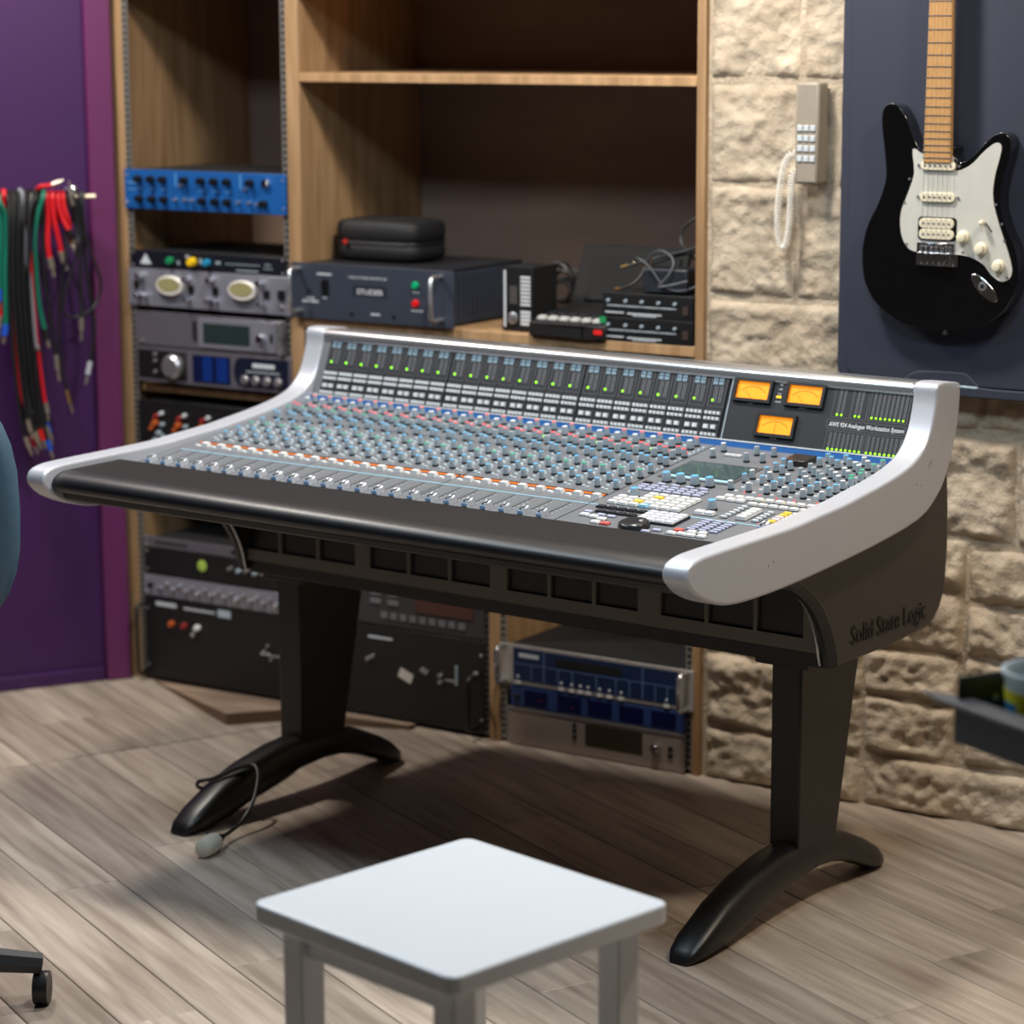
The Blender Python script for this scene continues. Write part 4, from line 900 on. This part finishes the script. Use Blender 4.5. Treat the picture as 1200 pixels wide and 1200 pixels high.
hd = [(-.027,.79),(.0165,.79),(.020,.81),(.034,.825),(.036,.86),(.020,.95),(.0,.985),(-.022,.98),(-.03,.95),(-.028,.85)]
MB().prism(hd, -.040, -.026, 'y').build('headstock', MATS['maple_neck'], gt, bevel=.003)
for k in range(6): MB().tube([((k-2.5)*.0105-.0052, -.0495, .145), ((k-2.5)*.0070-.0050, -.0485, .791)], .0005, 5).build('string', STEEL, gt)
hk = empty('guitar_hanger', wp(.562, .0, 1.803), A, 'black forked wall hanger holding the guitar headstock', 'hanger')
MB().box(-.03, .03, -.012, .0, -.05, .05).build('base_plate', BLACKP, hk, bevel=.003)
for sx in (-1, 1): MB().tube([(0, -.01, 0), (sx*.028, -.04, 0), (sx*.030, -.10, .004)], .006, 8).build('prong', BLACKP, hk, smooth=True)
# phone cord
pc = empty('telephone_cord', wp(.21, -.02, 1.14), A, 'white coiled telephone cord looping down the stone wall', 'cord')
raw = smooth_path([(.028,0,.180),(.017,-.008,.187),(.005,-.014,.172),(-.003,-.016,.140),(-.010,-.014,.09),(-.0125,-.012,.04),(-.006,-.012,.004),(.006,-.012,.004),(.0145,-.012,.05),(.0165,-.014,.10),(.0155,-.011,.128),(.018,-.007,.147),(.028,0,.153)], 30)
acc = [0.0]
for a, b_ in zip(raw[:-1], raw[1:]): acc.append(acc[-1]+(b_-a).length)
def at_len(d):
    k = 0
    while k < len(acc)-2 and acc[k+1] < d: k += 1
    f = (d-acc[k])/max(1e-9, acc[k+1]-acc[k]); return raw[k].lerp(raw[k+1], f)
hel = []; step = .00042; N_ = int(acc[-1]/step)
for k in range(1, N_-1):
    p = at_len(k*step); t = (at_len((k+1)*step)-at_len((k-1)*step)).normalized(); y = Vector((0, 1, 0)); x = t.cross(y).normalized(); y = x.cross(t)
    a = 2*PI*k*step/.0056; hel.append(p+.0066*(math.cos(a)*x+math.sin(a)*y))
MB().tube(hel, .0014, 5).build('coil', mat('cord_white', (226, 222, 214), .4), pc, smooth=True)
ph = MB().box(-.026, .026, -.040, .004, 0, .20).build('wall_telephone', mat('phone_taupe', (150, 140, 126), .45), None, wp(.262, .0, 1.268), (0, 0, A), bevel=.006)
tag(ph, 'taupe wall telephone body above the white coiled cord', 'telephone')
for k in range(4):
    for q in range(3): MB().key(0, 0, 0, .006, .006, .003).build('dial_key', GBTN, ph, (-.014+q*.014, -.040, .05+k*.02), (PI/2, 0, 0))

# ------------------------------------------------------------------ patch cables on the purple wall
bar = empty('cable_bar', pp(.22, .0, 1.186), prz, 'pale metal cable bar fixed to the purple wall', 'bar')
def pl(u, off, z): return pp(u, off, z)
bm_ = MB(); bm_.tube([pl(.018, .07, 1.187), pl(.42, .07, 1.182)], .0055, 10); o = bm_.build('rod', mat('rod_cream', (214, 200, 170), .3, .4), None, smooth=True)
def adopt(o, par):
    o.parent = par; o.matrix_parent_inverse = (Matrix.Translation(par.location) @ par.rotation_euler.to_matrix().to_4x4()).inverted(); return o
adopt(o, bar)
for u in (.068, .36): adopt(MB().tube([pl(u, .0, 1.200), pl(u, .07, 1.198)], .006, 8).build('bracket', STEEL, None, smooth=True), bar)
adopt(MB().ell(tuple(pl(.068, .07, 1.204)), .009, .009, .011, 12, 8).build('bolt', CHROME, None, smooth=True), bar)
CM = {'black': mat('cable_rubber_black', (20, 20, 22), .45), 'red': mat('cable_red', (206, 24, 34), .4), 'green': mat('cable_green', (10, 104, 82), .4), 'grey': mat('cable_grey', (128, 130, 138), .4)}
NICK = mat('plug_nickel', (190, 180, 166), .3, .8)
PENDING = []
def cable(label, colour, uz, rad=.0042, sleeve=None, group=None, off=.07, plug=.045, both=True):
    k0 = next(k for k, (u, z) in enumerate(uz) if k > 0 and z < uz[k-1][1] and z < 1.172) if 'sticking up' not in label else 1
    u0 = uz[k0-1][0]
    pre = [(u0, .0545, 1.125), (u0, .056, 1.170), (u0, .061, 1.1935), (u0, .070, 1.1995), (u0, .081, 1.1925)]
    pts = smooth_path(pre+[(u, max(off, .084), z) for u, z in uz[k0:]], 8)
    d = (pts[-1]-pts[-4]).normalized(); e = pts[-1]; lead_ = resample(pts, .006); sl = resample([e, e+d*plug*.6], .006)[1:]; tp = resample([sl[-1], sl[-1]+d*plug*.45], .006)[1:]
    PENDING.append((label, colour, group, rad, sleeve, lead_, sl, tp))
def hang_cables():
    def rod(P, R):
        zc = 1.187-.0125*(P[:, 0]-.018); v = np.stack([P[:, 1]-.07, P[:, 2]-zc], 1); L = np.linalg.norm(v, axis=1)+1e-9; m_ = L < R+.0066
        P[m_, 1:] += v[m_]/L[m_, None]*(R[m_]+.0066-L[m_])[:, None]
    def bracket(P, R):
        c = np.stack([np.full(len(P), .068), np.clip(P[:, 1], 0, .07), np.full(len(P), 1.199)], 1); v = P-c; L = np.linalg.norm(v, axis=1)+1e-9; m_ = L < R+.0065; P[m_] += v[m_]/L[m_, None]*(R[m_]+.0065-L[m_])[:, None]
        v = P-np.array([.068, .07, 1.204]); L = np.linalg.norm(v, axis=1)+1e-9; m_ = L < R+.0115; P[m_] += v[m_]/L[m_, None]*(R[m_]+.0115-L[m_])[:, None]
    def wall_(P, R): P[:, 1] = np.maximum(P[:, 1], R+np.where(P[:, 0] < .022, .023, .001))
    ch = [c[5]+c[6]+c[7] for c in PENDING]; rr = [[c[3]]*len(c[5])+[c[3]*1.3]*len(c[6])+[c[3]*.75]*len(c[7]) for c in PENDING]
    for (label, colour, group, rad, sleeve, l_, s_, t_), P in zip(PENDING, relax(ch, rr, [rod, bracket, wall_])):
        W = [pl(*p) for p in P]; a, b_ = len(l_), len(l_)+len(s_)
        t = empty('patch_cable', W[0], 0, label, 'cable', group)
        adopt(MB().tube(W[:a], rad, 8).build('lead', CM[colour], None, smooth=True), t)
        adopt(MB().tube(W[a-1:b_], rad*1.3, 9).build('sleeve', sleeve or NICK, None, smooth=True), t)
        adopt(MB().tube(W[b_-1:], [rad*.75]*(len(W)-b_)+[rad*.55], 8).build('plug_tip', NICK, None, smooth=True), t)
SL = {'blue': mat('sleeve_blue', (30, 80, 190), .4), 'red': CM['red'], 'black': CM['black']}
rc = random.Random(11)
for k in range(14):      # the thick black bundle
    u = .170+.0040*k; lo_ = .70-.085*rc.random(); e = .160+.0042*k
    cable({0: 'black patch cable with blue plug sleeve in the thick bundle', 2: 'black patch cable with blue plug sleeve in the thick bundle', 5: 'black patch cable with red plug sleeve in the thick bundle', 9: 'black patch cable with red plug sleeve in the thick bundle'}.get(k, 'black patch cable with bare metal plug in the thick bundle'), 'black', [(u-.004, 1.150), (u-.003, 1.192), (u, 1.197), (u+.010, 1.15), (u+.016, 1.02), (u+.013, .88), (u*.5+e*.5+.006, lo_+.05), (e, lo_)], .0043, [SL['blue'], SL['red']][k % 2] if k in (0, 2, 5, 9) else NICK, 'black cables of the bundle', off=.084+.0105*(k % 3))
cable('red patch cable along the outer side of black bundle', 'red', [(.214,1.14),(.212,1.19),(.222,1.165),(.228,1.05),(.229,.90),(.224,.76),(.210,.70)], .0048, off=.088)
cable('red patch cable crossing the front of black bundle', 'red', [(.190,1.16),(.187,1.195),(.188,1.15),(.183,.994),(.177,.853),(.163,.71)], .0048, off=.086)
cable('grey patch cable on the front of black bundle', 'grey', [(.196,1.19),(.198,1.133),(.190,.994),(.186,.853),(.185,.835)], .0050, off=.098, plug=.01)
cable('green patch cable bowing out beside the black bundle', 'green', [(.118,1.16),(.128,1.197),(.140,1.200),(.162,1.160),(.175,1.053),(.170,.953),(.157,.885)], .0058, CM['black'], off=.09)
cable('long green patch cable beyond the red-edged bundle', 'green', [(.25,1.16),(.244,1.20),(.232,1.185),(.236,1.10),(.242,1.04),(.247,.98),(.252,.90)], .0062, SL['blue'], off=.085)
cable('second green patch cable doubled over the bar end', 'green', [(.262,1.15),(.258,1.20),(.245,1.19),(.246,1.09),(.255,.98)], .0058, SL['blue'], off=.078)
cable('thin red patch cable hidden between green and black', 'red', [(.236,1.16),(.234,1.195),(.231,1.174),(.233,1.075),(.246,.98),(.256,.917)], .0058, off=.08)
cable('short red cable end pointing straight down', 'red', [(.139,1.197),(.134,1.161),(.138,1.111),(.143,1.085),(.137,1.05)], .0062, off=.082)
cable('short red cable end leaning toward the pilaster', 'red', [(.133,1.192),(.126,1.15),(.117,1.11),(.106,1.062)], .0062, off=.08)
cable('short red cable end with black neck', 'red', [(.125,1.192),(.112,1.165),(.098,1.135),(.088,1.115)], .0058, CM['black'], off=.078)
cable('shortest red cable end nearest the pilaster', 'red', [(.105,1.188),(.092,1.135),(.082,1.10),(.076,1.083)], .0052, off=.074)
cable('red cable end sticking up above the bar', 'red', [(.160,1.185),(.150,1.206),(.136,1.212),(.126,1.216)], .0052, off=.076, plug=.03)
cable('single black cable beside the green bow', 'black', [(.131,1.16),(.137,1.197),(.141,1.185),(.150,1.08),(.150,.99),(.140,.92),(.130,.82)], .0046, off=.08, plug=.06)
def cable2(label, uz, rad, plug=None, off=.07): return cable(label, 'black', uz, rad, plug or NICK, None, off, .055)
cable2('black cable forming an open round loop', [(.069,1.195),(.064,1.178),(.051,1.088),(.017,1.006),(.012,.965),(.041,.916),(.085,.900),(.110,.905),(.117,.93),(.100,.98),(.071,1.049),(.066,1.128),(.072,1.17)], .0036, off=.074)
cable2('black microphone cable with metal connector hanging straight', [(.066,1.195),(.062,1.15),(.064,1.02),(.066,.907)], .0044, off=.08)
cable2('black cable bending to a silver jack near the pilaster', [(.062,1.195),(.060,1.15),(.048,1.007),(.034,.90),(.036,.85),(.047,.80)], .0046, ALU, off=.076)
cable2('thin black cable ending in brass jack', [(.085,1.192),(.092,1.10),(.108,1.0),(.120,.90),(.120,.80),(.108,.735)], .0036, mat('brass', (206, 170, 110), .25, .9), off=.083)

hang_cables()

# ------------------------------------------------------------------ foreground things
# blue office chair
CHB = mat('chair_blue_fabric', (66, 94, 114), .5, 0, .12, 60, .08)
CHP = mat('chair_plastic', (34, 36, 40), .45)
cr_ = empty('office_chair', (-.452, -.624, 0), math.radians(37), 'blue-grey upholstered office chair in front of the console', 'chair')
MB().ell((0, .0, .80), .232, .05, .23, 28, 18, p=.72).build('backrest', CHB, cr_, (0, .0, 0), smooth=True, angle=80)
MB().ell((-.05, -.24, .46), .195, .22, .045, 28, 12, p=.6).build('seat', CHB, cr_, smooth=True, angle=80)
MB().tube(smooth_path([(0, -.1, .41), (0, .07, .43), (0, .085, .56), (0, .05, .72)], 6), .022, 10).build('back_bracket', CHP, cr_, smooth=True)
MB().cyl((0, -.24, .08), .03, .35, 'z', 16).build('gas_column', CHP, cr_, smooth=True)
for k in range(5):
    a = 2*PI*k/5+.3; d = Vector((math.cos(a), math.sin(a), 0)); c0 = Vector((0, -.24, .10))
    MB().tube([c0, c0+d*.15+Vector((0,0,-.005)), c0+d*.28+Vector((0,0,-.03))], [.03, .024, .018], 8).build('base_arm', CHP, cr_, smooth=True)
    MB().cyl(tuple(c0+d*.28+Vector((-.012, 0, -.072))), .028, .024, 'x', 16).build('caster', BLACKP, cr_, smooth=True)
# white low table
tb = empty('low_table', (.694, -.512, 0), math.radians(-8.65), 'square white low table in front of the console', 'table')
TW = mat('table_white', (206, 212, 218), .3, 0, .02, 5); TS = .40
MB().prism(rrect(0, TS, -TS, 0, .018, 5), .402, .43, 'z').build('tabletop', TW, tb, bevel=.004, seg=3)
for x in (.03, TS-.07):
    for y in (-.03, -TS+.07): MB().box(x, x+.04, y-.04, y, 0, .402).build('leg', TW, tb, bevel=.003)
for y in (-.06, -TS+.04): MB().box(.05, TS-.05, y, y+.02, .36, .402).build('apron', TW, tb)
# black tray stand with tub
tr = empty('tray_stand', (1.501, -.572, 0), math.radians(-23.44), 'black metal tray stand holding a clear plastic tub', 'stand')
TM = mat('tray_black', (30, 31, 34), .45); TM2 = mat('tray_grey_rim', (64, 65, 70), .4)
MB().box(0, .5, 0, .36, .722, .728).box(0, .5, 0, .004, .726, .770).box(.496, .5, .004, .36, .728, .770).build('tray', TM, tr, bevel=.001)
MB().box(0, .004, .004, .36, .726, .804).build('end_plate', TM, tr, bevel=.001)
MB().cyl((-.0005, .085, .768), .005, .004, 'x', 12).cyl((.004, .060, .772), .004, .002, 'x', 12).build('rivet', STEEL, tr)
MB().prism([(-.055,-.004),(-.02,-.012),(.5,-.012),(.5,.022),(.0,.022)], .770, .776, 'z').build('rim_shelf', TM2, tr, bevel=.001)
MB().cyl((.25, .18, .03), .02, .692, 'z', 16).build('post', TM, tr, smooth=True)
MB().lathe([(.19, 0), (.19, .012), (.05, .03), (.02, .035)], 28, (.25, .18, 0)).build('foot_plate', TM, tr, smooth=True)
tbq = empty('plastic_tub', (0, 0, 0), 0, 'clear plastic tub with yellow and blue label in the tray', 'tub')
CLR = mat('clear_plastic', (196, 210, 218), .12, alpha=.55, var=.02)
Ml = Matrix.Translation((1.501, -.572, 0)) @ Matrix.Rotation(math.radians(-23.44), 4, 'Z')
tbq.location = Ml @ Vector((.068, .094, .728)); tbq.rotation_euler = (0, 0, math.radians(-23.44))
TK = .85; b = MB(); prof = [(r_*TK, h_*TK) for r_, h_ in [(.056, 0), (.058, .002), (.068, .098), (.072, .099), (.072, .104), (.066, .104), (.056, .006), (.002, .004)]]
b.lathe(prof, 32).build('tub_wall', CLR, tbq, smooth=True, angle=40)
YL = mat('label_yellow', (226, 222, 40), .45); BL = mat('label_blue', (30, 140, 200), .45)
def arcpatch(nm, a0, a1, z0, z1, mt):
    b = MB(); n = 10; vs = []
    for z in (z0, z1):
        r_ = .0588+.0102*(z/.098)
        for k in range(n+1): a = a0+(a1-a0)*k/n; vs.append((TK*r_*math.cos(a), TK*r_*math.sin(a), TK*z))
    b.add(vs, [(k, k+1, n+2+k, n+1+k) for k in range(n)]); return b.build(nm, mt, tbq, smooth=True)
arcpatch('label', PI*1.02, PI*1.75, .018, .078, YL); arcpatch('label_print', PI*1.10, PI*1.24, .022, .046, BL); arcpatch('label_print', PI*1.30, PI*1.5, .03, .06, BL)
# power cord round the foot
pw = empty('power_cable', (-.47, .15, 0), 0, 'black power cable draped over the console foot with pale plug', 'cable')
cp = [(-.76,.74,.0045),(-.709,.649,.0045),(-.672,.54,.0045),(-.652,.44,.022),(-.648,.35,.050),(-.646,.300,.062),(-.630,.282,.082),(-.606,.30,.089),(-.585,.335,.102),(-.566,.368,.108),(-.545,.365,.100),(-.528,.345,.080),(-.512,.315,.055),(-.500,.270,.028),(-.490,.225,.019),(-.478,.190,.020)]
adopt(MB().tube(smooth_path(cp, 8), .0040, 8).build('cable', MATS['cable_black'], None, smooth=True), pw)
d = Vector((.012, -.04, 0)).normalized(); e = Vector((-.478, .190, .020))
adopt(MB().tube([e, e+d*.012, e+d*.03], [.006, .009, .010], 10).build('strain_relief', BLACKP, None, smooth=True), pw)
adopt(MB().tube([e+d*.03, e+d*.034, e+d*.06, e+d*.085, e+d*.088], [.012, .018, .020, .017, .012], 16).build('plug', mat('plug_cream', (206, 200, 184), .4), None, smooth=True, angle=50), pw)
print('objects', len(bpy.data.objects))
